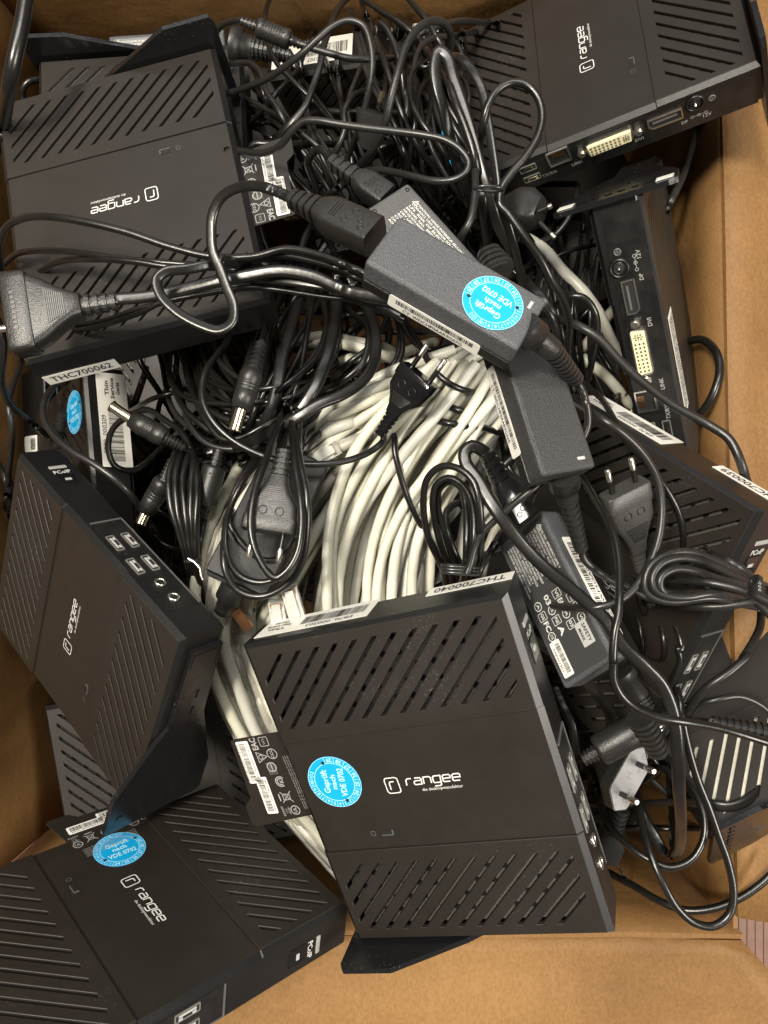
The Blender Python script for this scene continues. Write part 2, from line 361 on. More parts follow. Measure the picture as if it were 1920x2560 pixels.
for nm,z0,flip in(('top',T-.0028,False),('bot',.0004,True)):
    for sg in(1,-1):
        y0,y1=(YB1,Y-.0027) if sg>0 else (-(Y-.0027),-YB1)
        me=slotplate(R4(-xi,xi,y0,y1),slots(flip,sg),z0,.0028); me.materials.append(M['cover']); ME[f'louvre_{nm}_{sg}']=me
mb=MB(); mb.box((0,0,T-.0019),(2*xi,2*YB1-.0012,.0016)); 
memesh('centre_top',mb,'cover')
mb=MB(); mb.box((0,0,.0012),(2*xi,2*YB1-.0012,.0016)); memesh('centre_bot',mb,'cover')
# shell: side walls with chamfered edges, lower across the middle band
def loopz(hx,hy,z,dip,ins=0):
    pts=[]
    ys=[-hy,-YB1-.0004,-YB1+.0004,YB1-.0004,YB1+.0004,hy]; dz=[0,0,dip,dip,0,0]
    for y,q in zip(ys,dz): pts.append((hx,y,z+q))
    for y,q in zip(ys[::-1],dz[::-1]): pts.append((-hx,y,z+q))
    return pts
mb=MB()
dp=-.0012
mb.loft([loopz(X-.003,Y-.002,.002,0)][:1]+[loopz(xi,Y-.0027,.0004,0),loopz(X-.0006,Y-.0008,.0035,0),loopz(X,Y,.0045,0),loopz(X,Y,T-.0034,dp),loopz(xi,Y-.0027,T,dp),loopz(xi-.0002,Y-.0029,T-.012,0)],cap=False,smooth=False)
memesh('shell',mb,'shell')
mb=MB()
# metal shield inside with rows of holes, seen through the slots
mb.box((0,0,T/2),(2*X-.014,2*Y-.012,T-.022)); memesh('shield',mb,'shield')
mb=MB()
for sg in(1,-1):
    for z,dn in((T-.011+.00015,1),(.011-.00015,-1)):
        for i in range(15):
            for j in range(5):
                cx=-.078+i*.0111; cy=sg*(.062+j*.0107)
                p=[(a,b,z) for a,b in ringpts((cx,cy),.0027,8)]
                mb.add(p if dn>0 else p[::-1],[tuple(range(8))])
memesh('shield_holes',mb,'dark')
for k_,c_ in(('G',(.34,.33,.31)),('C',(.045,.043,.04)),('H',(.62,.60,.52)),('J',(.42,.41,.38)),('B',(.085,.075,.065))):  # light reflected in each client's slots is put into its shield colour
    mb=MB(); mb.box((0,0,T/2),(2*X-.014,2*Y-.012,T-.0064)); memesh('shield_'+k_,mb,mat('metal_shield_lit_'+k_,c_,.5,.15,noise=(200,.4,tuple(q*.8 for q in c_))))
# stand foot (flat plate on the -y side that flares towards the rear)
mb=MB()
prof=[(.083,.004),(.083,T-.009),(.004,T-.009),(-.008,T-.001),(-.060,T+.0245),(-.098,T+.025),(-.101,T+.02),(-.101,-.020),(-.098,-.026),(-.060,-.0245),(-.045,-.019),(.010,.000)]
mx=Matrix(((1,0,0,0),(0,0,-1,-Y-.0006),(0,1,0,0),(0,0,0,1)))
mb.prism(prof,0,.0040,mx)
memesh('stand_foot',mb,'foot_clear')
mb=MB()
for i in range(8): mb.prism(ringpts((-.085+.0*i,-.015+i*.0098),.0028,10),.0042,.0048,mx)
for i in range(6): mb.prism(R4(-.06+i*.018,-.052+i*.018,.012,.0135),.0042,.005,mx)
memesh('foot_ribs',mb,'foot_clear')
mb=MB(); mb.prism(R4(.066,.079,.008,T-.011),.0038,.0046,mx); memesh('foot_pad',mb,'panel')
# ports
def usb(mb1,mb2,cy,cz,sx,w_=.0131,h_=.0058):
    """metal shell and dark tongue of one port on the face x = sx*X"""
    x=sx*X; e=.0008
    for dy,dz,a,b in((0,h_/2,w_,e),(0,-h_/2,w_,e),(w_/2,0,e,h_),(-w_/2,0,e,h_)): mb1.box((x,cy+dy,cz+dz),(.0016,a,b))
    mb2.box((x-sx*.0002,cy,cz),(.0012,w_-e,h_-e))
def tongue(mb3,cy,cz,sx,w_=.0131): 
    mb3.box((sx*(X+.0003),cy,cz+.0008),(.0008,w_*.72,.0016))
    for k in(-1,1): mb3.box((sx*(X+.0004),cy+k*w_*.28,cz-.0016),(.0008,w_*.16,.0016))
def inst(key,name,parent,label=None):
    o=bpy.data.objects.new(name,ME[key]); C.objects.link(o); o.parent=parent
    if label: o['label']=label
    return o
USBF=[(-.0124,.0267),(-.0124,.0140),(-.0420,.0272),(-.0420,.0145)]
mbs=[]
for i,(cy,cz) in enumerate(USBF):
    a,b,c=MB(),MB(),MB(); usb(a,b,0,0,1,.0175,.0058); tongue(c,0,0,1,.0175)
    if i==0: memesh('usb_shell',a,'port_metal'); memesh('usb_hole',b,'dark'); memesh('usb_tongue',c,'grey_sticker')
a,b,c=MB(),MB(),MB(); usb(a,b,0,0,-1,.0142,.0060); tongue(c,0,0,-1,.0142); memesh('rusb_shell',a,'port_metal'); memesh('rusb_hole',b,'dark'); memesh('rusb_tongue',c,'brass')
def torus(mb,c,R_,r,ax,n=20,k=6):
    rings=[]
    for i in range(n):
        a=2*math.pi*i/n; rings.append([((R_+r*math.cos(2*math.pi*j/k))*math.cos(a),(R_+r*math.cos(2*math.pi*j/k))*math.sin(a),r*math.sin(2*math.pi*j/k)) for j in range(k)])
    rings.append(rings[0]); q=Vector((0,0,1)).rotation_difference(Vector(ax)).to_matrix().to_4x4()
    mb.loft(rings,Matrix.Translation(c)@q,cap=False)
a=MB(); torus(a,(0,0,0),.0036,.0010,(1,0,0)); memesh('jack_ring',a,'nickel')
a=MB(); a.prism(ringpts((0,0),.0027,14),0,.0003,Matrix.Rotation(math.pi/2,4,'Y')); memesh('jack_hole',a,'dark')
# front and rear trims
a=MB()
for c,d in(((X+.0003,.0152,.0187),(.001,.0014,.0268)),((X+.0003,-.0396,.0055),(.001,.109,.0010))): a.box(c,d)
memesh('inset_trim',a,'light_plastic')
a=MB(); a.box((X-.0001,-.0396,.0187),(.0008,.109,.0262)); memesh('inset_panel',a,'panel')
a=MB(); a.box((X+.0003,.0951,.0180),(.001,.0034,.0150),bev=.0004); memesh('led_bar',a,'print_dim')
a=MB(); a.box((X+.0002,.0762,.0182),(.001,.0150,.0150),bev=.0004); memesh('power_button',a,'gloss')
a=MB(); a.box((X+.0008,.0762,.0182),(.0006,.0026,.0052)); memesh('button_mark',a,'grey_sticker')
MXF=plane_mx((X+.0006,0,0),(0,1,0),(0,0,1))
MXF2=plane_mx((X+.0006,0,0),(0,0,-1),(0,1,0))
a=MB(); text(a,'PCoIP',(-.0182,.0872),.0062,width=.0145,mx=MXF2,bold=.012); memesh('front_text',a,'print')
MXR=plane_mx((-X-.0009,0,0),(0,-1,0),(0,0,1))
a=MB(); a.box((-X-.0002,0,.0163),(.0008,.236,.0285)); memesh('rear_panel',a,'panel')
a=MB()
for t_,y_,z_,s_ in(('12V',-.0800,.0098,.0046),('DP',-.0630,.0108,.0042),('DVI',-.0268,.0112,.0046),('LINK',.0262,.0112,.0046),('TX/RX',.0512,.0112,.0046)): text(a,t_,(-y_,z_),s_,mx=MXR,bold=.01)
for k in(-1,0,1): stroke(a,ringpts((.0745+k*.0052,.0130),.0012,12),.0004,MXR,closed=True)
flat(a,R4(.0705,.0785,.0128,.0132),MXR)
memesh('rear_text',a,'print_dim')
def rear_ports(root):
    # dc jack
    mb=MB(); torus(mb,(-X-.0008,-.0732,.0256),.0066,.0014,(1,0,0),24,6); torus(mb,(-X-.0002,-.0732,.0256),.0042,.0010,(1,0,0),24,6); j=mb.build('dc_jack','shell',root)
    mb=MB(); mb.prism(ringpts((0,0),.0044,16),0,.0004,Matrix.Translation((-X-.0010,-.0732,.0256))@Matrix.Rotation(math.pi/2,4,'Y')); mb.build('jack_hole','dark',j)
    mb=MB(); mb.loft([[(x_,-.0732+r*math.cos(t),.0256+r*math.sin(t)) for t in [k*math.pi/4 for k in range(8)]] for x_,r in((-X-.001,.0014),(-X-.0035,.0014),(-X-.0042,.0005))]); mb.build('pin','nickel',j)
    mb=MB(); torus(mb,(-X-.0007,-.0857,.0245),.0024,.0007,(1,0,0),14,5); mb.box((-X-.0009,-.0857,.0245),(.0006,.0036,.0008)); mb.box((-X-.0010,-.0857,.0245),(.0006,.0008,.0036)); mb.build('screw','light_plastic',root)
    # displayport
    mb=MB(); P=[(-.0625,.0262),(-.0362,.0262),(-.0362,.0195),(-.0390,.0168),(-.0625,.0168)]
    m=Matrix(((0,0,-1,-X-.0007),(1,0,0,0),(0,1,0,0),(0,0,0,1)))
    stroke_pts=[(p[0],p[1]) for p in P]; tmp=MB()
    for i in range(5):
        a_,b_=P[i],P[(i+1)%5]; c_=((a_[0]+b_[0])/2,(a_[1]+b_[1])/2); L_=math.hypot(b_[0]-a_[0],b_[1]-a_[1]); an=math.atan2(b_[1]-a_[1],b_[0]-a_[0])
        mb.box((0,0,0),(L_+.0006,.0009,.0022),m@Matrix.Translation((c_[0],c_[1],0))@Matrix.Rotation(an,4,'Z'))
    d=mb.build('display_port','nickel',root)
    mb=MB(); mb.prism(P,0,.0003,m); mb.build('port_hole','dark',d)
    mb=MB(); mb.box((-.0492,.0226,.0006),(.0195,.0016,.0012),m); mb.build('port_tongue','light_plastic',d)
    # dvi
    mb=MB(); m2=m@Matrix.Translation((-.0041,.0215,0))
    mb.prism(rrect(.0395,.0132,.004),0,.0022,m2); dv=mb.build('dvi_port','nickel',root)
    mb=MB(); mb.prism([(-.0182,.0052),(.0182,.0052),(.0170,-.0050),(-.0170,-.0050)],.0022,.0042,m2); q=mb.build('socket_block','cream',dv)
    mb=MB()
    for i in range(8):
        for j in range(3): mb.box((-.0095+i*.0033-.0005+.0022,-.0032+j*.0032,.00445),(.0015,.0013,.0005),m2)
    mb.box((-.0135,0,.00445),(.0004,.008,.0005),m2); mb.box((-.0135,0,.00447),(.006,.0004,.0005),m2)
    for a_ in(-1,1):
        for b_ in(-1,1): mb.box((-.0135+a_*.0018,b_*.0020,.00449),(.0011,.0011,.0005),m2)
    mb.build('socket_holes','pin_dark',dv)
    for s_,yy in(('a',-.0279),('b',.0197)):
        mb=MB(); c_=(yy,.0218); mb.prism(ringpts(c_,.0040,6),.0,.0035,m); mb.prism(ringpts(c_,.0024,12),.0035,.0052,m); mb.build('hex_screw','nickel',dv)
    # lan
    mb=MB(); m3=m@Matrix.Translation((.0385,.0262,0))
    for c_,d_ in(((0,.0075,.0008),(.0185,.0012,.0018)),((0,-.0075,.0008),(.0185,.0012,.0018)),((.0090,0,.0008),(.0012,.0160,.0018)),((-.0090,0,.0008),(.0012,.0160,.0018))): mb.box(c_,d_,m3)
    l=mb.build('lan_port','nickel',root)
    mb=MB(); mb.box((0,0,.0002),(.017,.0142,.0006),m3); mb.build('port_hole','dark',l)
    mb=MB()
    for i in range(8): mb.box((-.0046+i*.0013,.0036,.0010),(.0006,.0052,.0006),m3)
    mb.build('contacts','copper',l)
    for cy,cz in((.0662,.0140),(.0662,.0262)):
        u=inst('rusb_shell','usb_port',root); u.location=(-.0006,cy,cz)
        inst('rusb_hole','port_hole',u); inst('rusb_tongue','contacts',u)
# logo
def logo():
    mb=MB()
    rr=rrect(.0098,.0118,.0020,(-.0218,.0034),3); stroke(mb,rr,.0008,closed=True)
    stroke(mb,[(-.0238,.0002),(-.0236,.0052),(-.0230,.0062),(-.0200,.0063)],.0009)
    h=.0050; x0=-.0125; w_=.0053; g=.0069; t=.0009; b=.0022
    def P(i,L): return [(x0+i*g+a*w_+.12*c*h,b+c*h) for a,c in L]
    L={'r':[[(0,0),(0,.75),(.2,1),(.75,1)]],
       'a':[[(.1,1),(.8,1),(1,.8),(1,0),(.15,0),(0,.15),(0,.42),(.15,.57),(1,.57)]],
       'n':[[(0,0),(0,1),(.8,1),(1,.8),(1,0)]],
       'g':[[(1,0),(.15,0),(0,.15),(0,.85),(.15,1),(1,1),(1,-.35),(.85,-.5),(.1,-.5)]],
       'e':[[(.95,0),(.15,0),(0,.15),(0,.85),(.15,1),(.85,1),(1,.85),(1,.5),(.02,.5)]]}
    for i,c in enumerate('rangee'):
        for pl in L[c]: stroke(mb,P(i if i else .16,pl),t)
    text(mb,'die desktopmanufaktur',(.0130,-.0022),.0032,width=.0290)
    return mb
memesh('logo',logo(),'print')
a=MB(); a.box((-.0385,-.0326,0),(.0085,.0040,.0005)); memesh('lock_slot',a,'dark')
a=MB(); a.box((-.0342,-.0326,.0002),(.0008,.0038,.0006)); a.box((-.0385,-.0346,.0002),(.0085,.0006,.0006)); stroke(a,rrect(.0030,.0034,.0006,(-.0492,-.0326)),.0004,z=.0003,closed=True); memesh('lock_rim',a,'light_plastic')
# blue inspection sticker (radius .020)
def vde_white():
    mb=MB(); z=.0003
    stroke(mb,ringpts((0,0),.0199,40),.0003,z=z,closed=True); stroke(mb,ringpts((0,0),.0150,40),.0004,z=z,closed=True)
    nums=['1','2','3','4','5','6','7','8','9','10','11','12']
    for i,n in enumerate(nums):
        a=math.radians(242-i*(242+62-90)/12.5*1.0); a=math.radians(225-i*14.2)
        text(mb,n,(.0174*math.cos(a),.0174*math.sin(a)),.0036,a-math.pi/2,z=z,bold=.01)
        b=a+math.radians(7.1); stroke(mb,[(.0151*math.cos(b),.0151*math.sin(b)),(.0197*math.cos(b),.0197*math.sin(b))],.0003,z=z)
    for i,n in enumerate(['24','25','26','27','28','29']):
        a=math.radians(-118+i*24); text(mb,n,(.0174*math.cos(a),.0174*math.sin(a)),.0042,a+math.pi/2,z=z,bold=.015)
        b=a+math.radians(12); stroke(mb,[(.0151*math.cos(b),.0151*math.sin(b)),(.0197*math.cos(b),.0197*math.sin(b))],.0003,z=z)
    text(mb,'Geprüft',(0,.0066),.0064,width=.0185,z=z,bold=.02); text(mb,'nach',(0,.0006),.0058,width=.0115,z=z,bold=.02); text(mb,'VDE 0702',(0,-.0062),.0064,width=.0225,z=z,bold=.02)
    return mb
memesh('vde_print',vde_white(),'blue_white')
a=MB(); a.prism(ringpts((0,0),.0202,40),0,.00025); memesh('vde_disc',a,'blue')
a=MB()
for q in(205,20): a.prism(ringpts((.0160*math.cos(math.radians(q)),.0160*math.sin(math.radians(q))),.0013,10),.0002,.0005)
memesh('vde_holes',a,'ink')
def vde(parent,mx,label='round blue inspection sticker'):
    o=inst('vde_disc','inspection_sticker',parent,label); o.matrix_local=mx; inst('vde_print','print',o); inst('vde_holes','punch_marks',o); return o
def thc(root,num):
    mb=MB(); m=plane_mx((.0650,Y+.0002,.0082),(1,0,0),(0,0,1)); m=plane_mx((.0650,Y+.0002,.0082),(-1,0,0),(0,0,1))
    flat(mb,rrect(.0585,.0135,.0005),m,0,.00025); o=mb.build('number_sticker','white',root)
    mb=MB(); text(mb,'THC'+num,(0,0),.0108,width=.049,mx=m,bold=.01,z=.0005); mb.build('print','ink',o); return o
def barsticker(root,seed,code='EB70_000'):
    m=plane_mx((-.0462,Y+.0002,.0145),(-1,0,0),(0,0,1)); mb=MB(); flat(mb,rrect(.0890,.0280,.0006),m,0,.00025); o=mb.build('barcode_sticker','white',root)
    mb=MB(); barcode(mb,(-.0140,-.0010),.050,.0125,seed,m,.0005); text(mb,code+str(300+seed),(-.0140,.0095),.0060,width=.036,mx=m,z=.0005)
    for k,(t_,wd) in enumerate((('Thin',.014),('Service',.020),('Gerät',.012))): text(mb,t_,(.0300,.0050-k*.0052),.0050,width=wd,mx=m,z=.0005,bold=.02)
    mb.build('print','ink',o); return o
def idtag(root,out=.0,dz=.0075):
    """dark information tag pulled out of the rear edge; out shifts it inwards"""
    mb=MB(); z=T-dz; s=out
    P=[(-.088,.0515),(-.1385+s,.0500),(-.1400+s,.0485),(-.1425+s,.0010),(-.1495+s,-.0050),(-.1505+s,-.0210),(-.1480+s,-.0235),(-.088,-.0160)]
    P=[(-.080,.0515)]+P[1:7]+[(-.080,-.0160)]
    mb.prism(P[::-1],z-.0010,z); tg=mb.build('information_tag','cover',root,)
    z+=.0002; m=Matrix.Translation((0,0,z))
    mb=MB(); 
    m1=m@Matrix.Translation((-.1315+s,.0305,0))@Matrix.Rotation(math.radians(88),4,'Z'); flat(mb,rrect(.0350,.0105,.0012),m1,0,.0002)
    m2=m@Matrix.Translation((-.1275+s,.0020,0))@Matrix.Rotation(math.radians(88),4,'Z'); flat(mb,rrect(.0310,.0095,.0012),m2,0,.0002)
    st=mb.build('serial_sticker','white',tg)
    mb=MB(); barcode(mb,(0,.0006),.031,.0050,5,m1,.0004); text(mb,'REMOVED=WARRANTY & VOID',(0,.0042),.0020,width=.031,mx=m1,z=.0004); text(mb,'901R00001117L3',(0,-.0037),.0022,width=.027,mx=m1,z=.0004)
    barcode(mb,(0,.0006),.027,.0052,8,m2,.0004); text(mb,'MAC 00507BAC58',(0,-.0034),.0020,width=.026,mx=m2,z=.0004); mb.build('print','ink',st)
    mb=MB()
    def Tx(t_,x_,y_,s_,w_=None,b_=.01): text(mb,t_,(x_+s,y_),s_,math.radians(92),width=w_,mx=m,bold=b_)
    Tx('EAC',-.1210,.0445,.0068,.0100,.03); Tx('CE',-.1170+0,.0,.005) if 0 else None
    mm=m@Matrix.Translation((-.1125+s,.0455,0)); stroke(mb,rrect(.0072,.0072,.001),.0005,mm,closed=True); text(mb,'VCI',(0,0),.003,math.radians(90),mx=mm)
    mm=m@Matrix.Translation((-.1095+s,.0350,0)); stroke(mb,ringpts((0,0),.0040,18),.0006,mm,closed=True); text(mb,'CCC',(0,0),.0034,math.radians(90),mx=mm,bold=.02)
    mm=m@Matrix.Translation((-.1185+s,.0335,0)); stroke(mb,[(-.004,-.0042),(-.004,.0042),(.0042,0)],.0006,mm,closed=True); stroke(mb,ringpts((-.0012,0),.0017,10),.0006,mm,closed=True)
    mm=m@Matrix.Translation((-.1140+s,.0245,0)); stroke(mb,ringpts((0,0),.0036,18),.0008,mm,closed=True); stroke(mb,[(0,-.0036),(0,.0036)],.0008,mm)
    mm=m@Matrix.Translation((-.1115+s,.0120,0)); 
    for q in(.0040,.0026): stroke(mb,ringpts((0,0),q,14,40,320),.0008,mm)
    text(mb,'K',(.001,0),.0045,math.radians(90),mx=mm,bold=.02)
    mm=m@Matrix.Translation((-.1115+s,-.0010,0)); stroke(mb,[(-.0045,-.0045),(.0045,.0045)],.0006,mm); stroke(mb,[(-.0045,.0045),(.0045,-.0045)],.0006,mm); stroke(mb,[(-.0030,-.0026),(.0026,-.0020),(.0026,.0020),(-.0030,.0026)],.0006,mm,closed=True); flat(mb,R4(-.0065,-.0055,-.003,.003),mm)
    mm=m@Matrix.Translation((-.1085+s,-.0125,0)); stroke(mb,ringpts((0,0),.0036,18),.0007,mm,closed=True); text(mb,'UL',(0,0),.0040,math.radians(90),mx=mm,bold=.02)
    Tx('LISTED',-.1135,-.0125,.0020); Tx('I.T.E.',-.1160,-.0125,.0020); Tx('E220633',-.1188,-.0125,.0024)
    for k in range(4): Tx('RTL R33001  KCC-REM 203C',-.1172+k*.0019-.0,.0235,.0016,.010,0)
    for k in range(6): Tx('Leistung 12V 3A  Eingang Ausgang Vorsicht nur im Innenraum',-.1010+k*.0018,.010,.0016,.044,0)
    mb.build('print','print_dim',tg); return tg
def tag_front_text(root): pass
LATE={}
def stampc(key):
    mx,stand=LATE[key]; zbox(mx,(-X,-Y,0),(X,Y,T))
    if stand: zbox(mx,(-.1,-Y-.005,-.025),(-.06,-Y,T+.025))
def client(key,label,front=False,rear=False,num=None,bar=None,tagout=None,vdepos=None,stand=True,logo_=True,bottom=False,group='dark thin client computers'):
    mx=posemx(POSE[key]); r=empty('thin_client',mx); tag(r,label,'thin client',group)
    inst('shell','shell',r)
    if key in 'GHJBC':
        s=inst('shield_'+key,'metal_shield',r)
    else:
        s=inst('shield','metal_shield',r); inst('shield_holes','vent_holes',s)
    if not bottom:
        inst('louvre_top_1','louvre_panel',r); inst('louvre_top_-1','louvre_panel',r); c=inst('centre_top','centre_panel',r)
        inst('louvre_bot_1','louvre_panel',r); inst('louvre_bot_-1','louvre_panel',r); inst('centre_bot','base_panel',r)
    else:
        inst('louvre_top_1','louvre_panel',r); inst('louvre_top_-1','louvre_panel',r); c=inst('centre_top','centre_panel',r)
        inst('louvre_bot_1','louvre_panel',r); inst('louvre_bot_-1','louvre_panel',r); inst('centre_bot','base_panel',r)
    zt=T-.0011+.0001
    if logo_:
        l=inst('logo','logo',c); l.location.z=zt+.0002
        l=inst('lock_slot','lock_slot',c); l.location.z=zt; l2=inst('lock_rim','rim',c); l2.location.z=zt
    if front:
        inst('inset_panel','front_panel',r); inst('inset_trim','front_trim',r); inst('led_bar','status_light',r)
        b=inst('power_button','power_button',r); inst('button_mark','mark',b); inst('front_text','front_text',r)
        for cy,cz in USBF:
            u=inst('usb_shell','usb_port',r); u.location=(.0003,cy,cz); inst('usb_hole','port_hole',u); inst('usb_tongue','contacts',u)
        for cy in(-.0641,-.0820):
            j=inst('jack_ring','audio_jack',r); j.location=(X+.0006,cy,.0199); inst('jack_hole','port_hole',j)
    if rear:
        inst('rear_panel','rear_panel',r); inst('rear_text','rear_text',r); rear_ports(r)
    if num: thc(r,num)
    if bar is not None: barsticker(r,bar)
    if tagout is not None: idtag(r,tagout,.0005 if key=='G' else .0075)
    if vdepos: vde(c,Matrix.Translation((vdepos[0],vdepos[1],zt+.0001+(.0013 if key=='O' else 0)))@Matrix.Rotation(math.radians(vdepos[2]),4,'Z'))
    if stand:
        f=inst('stand_foot','stand_foot',r); inst('foot_ribs','moulded_ribs',f); inst('foot_pad','rubber_pad',f)
    LATE[key]=(mx,stand)
    if key not in 'ABCDEFG': stampc(key)
    return r
clA=client('A','matte black thin client numbered THC700040 on top, its information tag pulled out',front=True,num='700040',bar=3,tagout=0,vdepos=(-.0640,.0110,82))
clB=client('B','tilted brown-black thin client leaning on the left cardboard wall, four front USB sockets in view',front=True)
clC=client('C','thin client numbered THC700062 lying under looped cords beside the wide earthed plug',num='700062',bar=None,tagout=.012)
clD=client('D','large thin client lying at upper right, rear edge with pale DVI socket below its logo',rear=True)
clE=client('E','thin client numbered THC700039 standing on edge behind the tied coil at right',front=True,num='700039',bar=5)
clF=client('F','thin client standing on end beside the right cardboard wall, rear sockets facing up',rear=True)
mb=MB(); flat(mb,[(p[1],p[0]) for p in rrect(.088,.030,.001)],Matrix.Translation((-.064,.022,-.0002))@Matrix.Rotation(math.pi,4,'X'),0,.0002); st_=mb.build('base_sticker','white',clF)
mb=MB()
for q in range(7): barcode(mb,(.0,0),.080,.0022,40+q,Matrix.Translation((-.064+(-.011+q*.0036),.022,-.0006))@Matrix.Rotation(math.pi,4,'X')@Matrix.Rotation(math.pi/2,4,'Z'))
mb.build('print','ink',st_)
mb=MB(); mxp=Matrix(((1,0,0,0),(0,0,-1,-Y-.0050),(0,1,0,0),(0,0,0,1)))
for zc in(-.017,T+.016): mb.prism(R4(-.096,-.084,zc-.006,zc+.006),0,.0006,mxp)
mb.build('stand_pad','white',clF)
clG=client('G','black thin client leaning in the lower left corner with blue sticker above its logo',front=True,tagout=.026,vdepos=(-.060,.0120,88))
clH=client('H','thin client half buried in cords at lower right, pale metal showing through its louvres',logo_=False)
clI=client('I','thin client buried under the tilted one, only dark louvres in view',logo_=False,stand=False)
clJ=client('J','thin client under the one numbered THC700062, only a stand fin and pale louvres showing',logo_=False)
clN=client('N','thin client on edge against the far cardboard wall, white barcode sticker on top',num='900006',bar=7)
clO=client('O','thin client on edge at left, barcode sticker on top, blue sticker on its side',bar=9,vdepos=(-.060,.093,90),logo_=False)

# ================================================================ POWER BRICKS
BR={}
def brick(key,label,L_,W_,T_,m='brick',kind='plain',group='power adapter bricks'):
    mx=posemx(POSE[key]); r=empty('power_adapter',mx); tag(r,label,'power adapter',group)
    mb=MB(); mb.box((0,0,T_*.68),(2*L_,2*W_,T_*.64),bev=.0024); up=mb.build('upper_case',m,r)
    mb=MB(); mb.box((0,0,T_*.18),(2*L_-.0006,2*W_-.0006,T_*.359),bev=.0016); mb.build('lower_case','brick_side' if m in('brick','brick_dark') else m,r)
    BR[key]=(mx,(-L_,-W_,0),(L_,W_,T_)); return r,mx
def ct_sticker(r,W_,text_,s0,s1,seed,z1=.0005,z2=.0102):
    m=plane_mx(((s0+s1)/2,-W_-.0002,(z1+z2)/2),(1,0,0),(0,0,1)); mb=MB(); flat(mb,rrect(s1-s0,z2-z1,.0015),m,0,.00025); o=mb.build('barcode_sticker','white',r)
    mb=MB(); barcode(mb,(0,.0016),(s1-s0)*.84,.0034,seed,m,.0005); text(mb,text_,(0,-.0027),.0034,width=(s1-s0)*.66,mx=m,z=.0005,bold=.01); mb.build('print','ink',o)
def text_label(r,L_,W_,T_,seed,x0,x1,rot=False,dark='label_dark',brand=True):
    """printed rating label on the flat top of a brick; lines run along x"""
    zt=T_+.0002; mb=MB(); cx=(x0+x1)/2; flat(mb,rrect(x1-x0,2*W_-.007,.0028,(cx,0)),None,zt,.0002); o=mb.build('rating_label',dark,r)
    mb=MB(); m=Matrix.Translation((0,0,zt+.0004)); rnd=random.Random(seed)
    lines=['AC ADAPTER  INPUT: 100-240V~ 1.4A 50-60Hz','OUTPUT: 12V DC 3.33A  40W','CAUTION: FOR INDOOR USE ONLY. DO NOT OPEN','ACHTUNG: NUR IN TROCKENEN RAEUMEN','ATTENTION: USAGE INTERIEUR SEULEMENT','CUIDADO: USO INTERIOR SOLAMENTE','LPS  RISK OF ELECTRIC SHOCK','MODEL NO.  EFFICIENCY LEVEL V','FOR USE WITH INFORMATION TECHNOLOGY EQUIPMENT','DRY LOCATION ONLY  MADE IN CHINA']
    n=int((2*W_-.010)/.0026); L0=x1-x0-.006
    for k in range(n):
        y=W_-.0065-k*.0026; t=lines[(k+seed)%len(lines)]; ln=L0*(.42 if brand else .9)*rnd.uniform(.75,1)
        text(mb,t,(x0+.004+ln/2,y),.0023,width=ln,mx=m,bold=.015)
    stroke(mb,[(x0+.003,W_-.0080),(x0+.0075,W_-.0080),(x0+.0052,W_-.0046)],.0004,m,closed=True)
    if brand:
        xs=x0+L0*.48
        syms=['CE','EAC','UL','GS','CCC','R','PSE','FC','VI','03','A']
        for i in range(4):
            for j in range(4):
                x=xs+i*.0075+.004; y=W_-.0085-j*.0095
                if x>x1-.022 and j>1: continue
                s_=syms[(i*4+j+seed)%len(syms)]; c_=m@Matrix.Translation((x,y,0))
                if (i+j)%3==0: stroke(mb,ringpts((0,0),.0030,16),.0006,c_,closed=True); text(mb,s_,(0,0),.0030,width=.0034,mx=c_,bold=.02)
                elif (i+j)%3==1: stroke(mb,rrect(.0056,.0066,.0006),.0004,c_,closed=True); text(mb,s_,(0,0),.0036,width=.0042,mx=c_,bold=.02)
                else: text(mb,s_,(0,0),.0060,width=.0070,mx=c_,bold=.03)
    mb.build('print','print',o)
    if brand:
        mm=Matrix.Translation((x1-.0145,-W_+.0098,zt+.0004)); mb=MB(); flat(mb,rrect(.0250,.0090,.0012),mm,0,.0002); s=mb.build('serial_sticker','white',o)
        mb=MB(); barcode(mb,(0,.0015),.020,.0038,seed,mm,.0004); text(mb,'3AEW1501',(0,-.0027),.0026,width=.016,mx=mm,z=.0004); mb.build('print','ink',s)
        mb=MB(); mm=Matrix.Translation((x1-.020,W_-.0115,zt+.0005)); flat(mb,rrect(.016,.0100,.0008),mm,0,.0001); s=mb.build('safety_mark','grey_sticker',o)
        mb=MB(); text(mb,'SAFETY',(0,.0018),.0036,width=.0125,mx=mm,z=.0003,bold=.02); text(mb,'MARK',(0,-.0024),.0030,width=.0085,mx=mm,z=.0003,bold=.02); mb.build('print','ink',s)
bK8,mK8=brick('K8','black adapter brick lying face down beneath the flat two-pin plug, on the white cables',.055,.0235,.028)
bK4,mK4=brick('K4','adapter brick with printed rating label behind the upper left thin client',.055,.0235,.028,'brick'); text_label(bK4,.055,.0235,.028,2,-.051,.050)
bK9,mK9=brick('K9','adapter brick at the left wall with only a small white label in view',.047,.019,.0234,'brick_side')
mb=MB(); flat(mb,rrect(.018,.024,.003,(.030,-.004)),None,.0236,.0002); s_=mb.build('label','white',bK9)
mb=MB(); barcode(mb,(.030,-.002),.012,.008,4,None,.0240); mb.build('print','ink',s_)
bK7,mK7=brick('K7','grey adapter brick with rating label, partly under the brick with the blue sticker',.047,.019,.0234,'brick_grey'); text_label(bK7,.047,.019,.0234,4,-.036,.044,brand=False,dark='brick_grey')
mb=MB()
for sy in(-1,1): torus(mb,(-.0425,sy*.0145,.0236),.0012,.0004,(0,0,1),12,4)
mb.build('case_screw','dark',bK7)
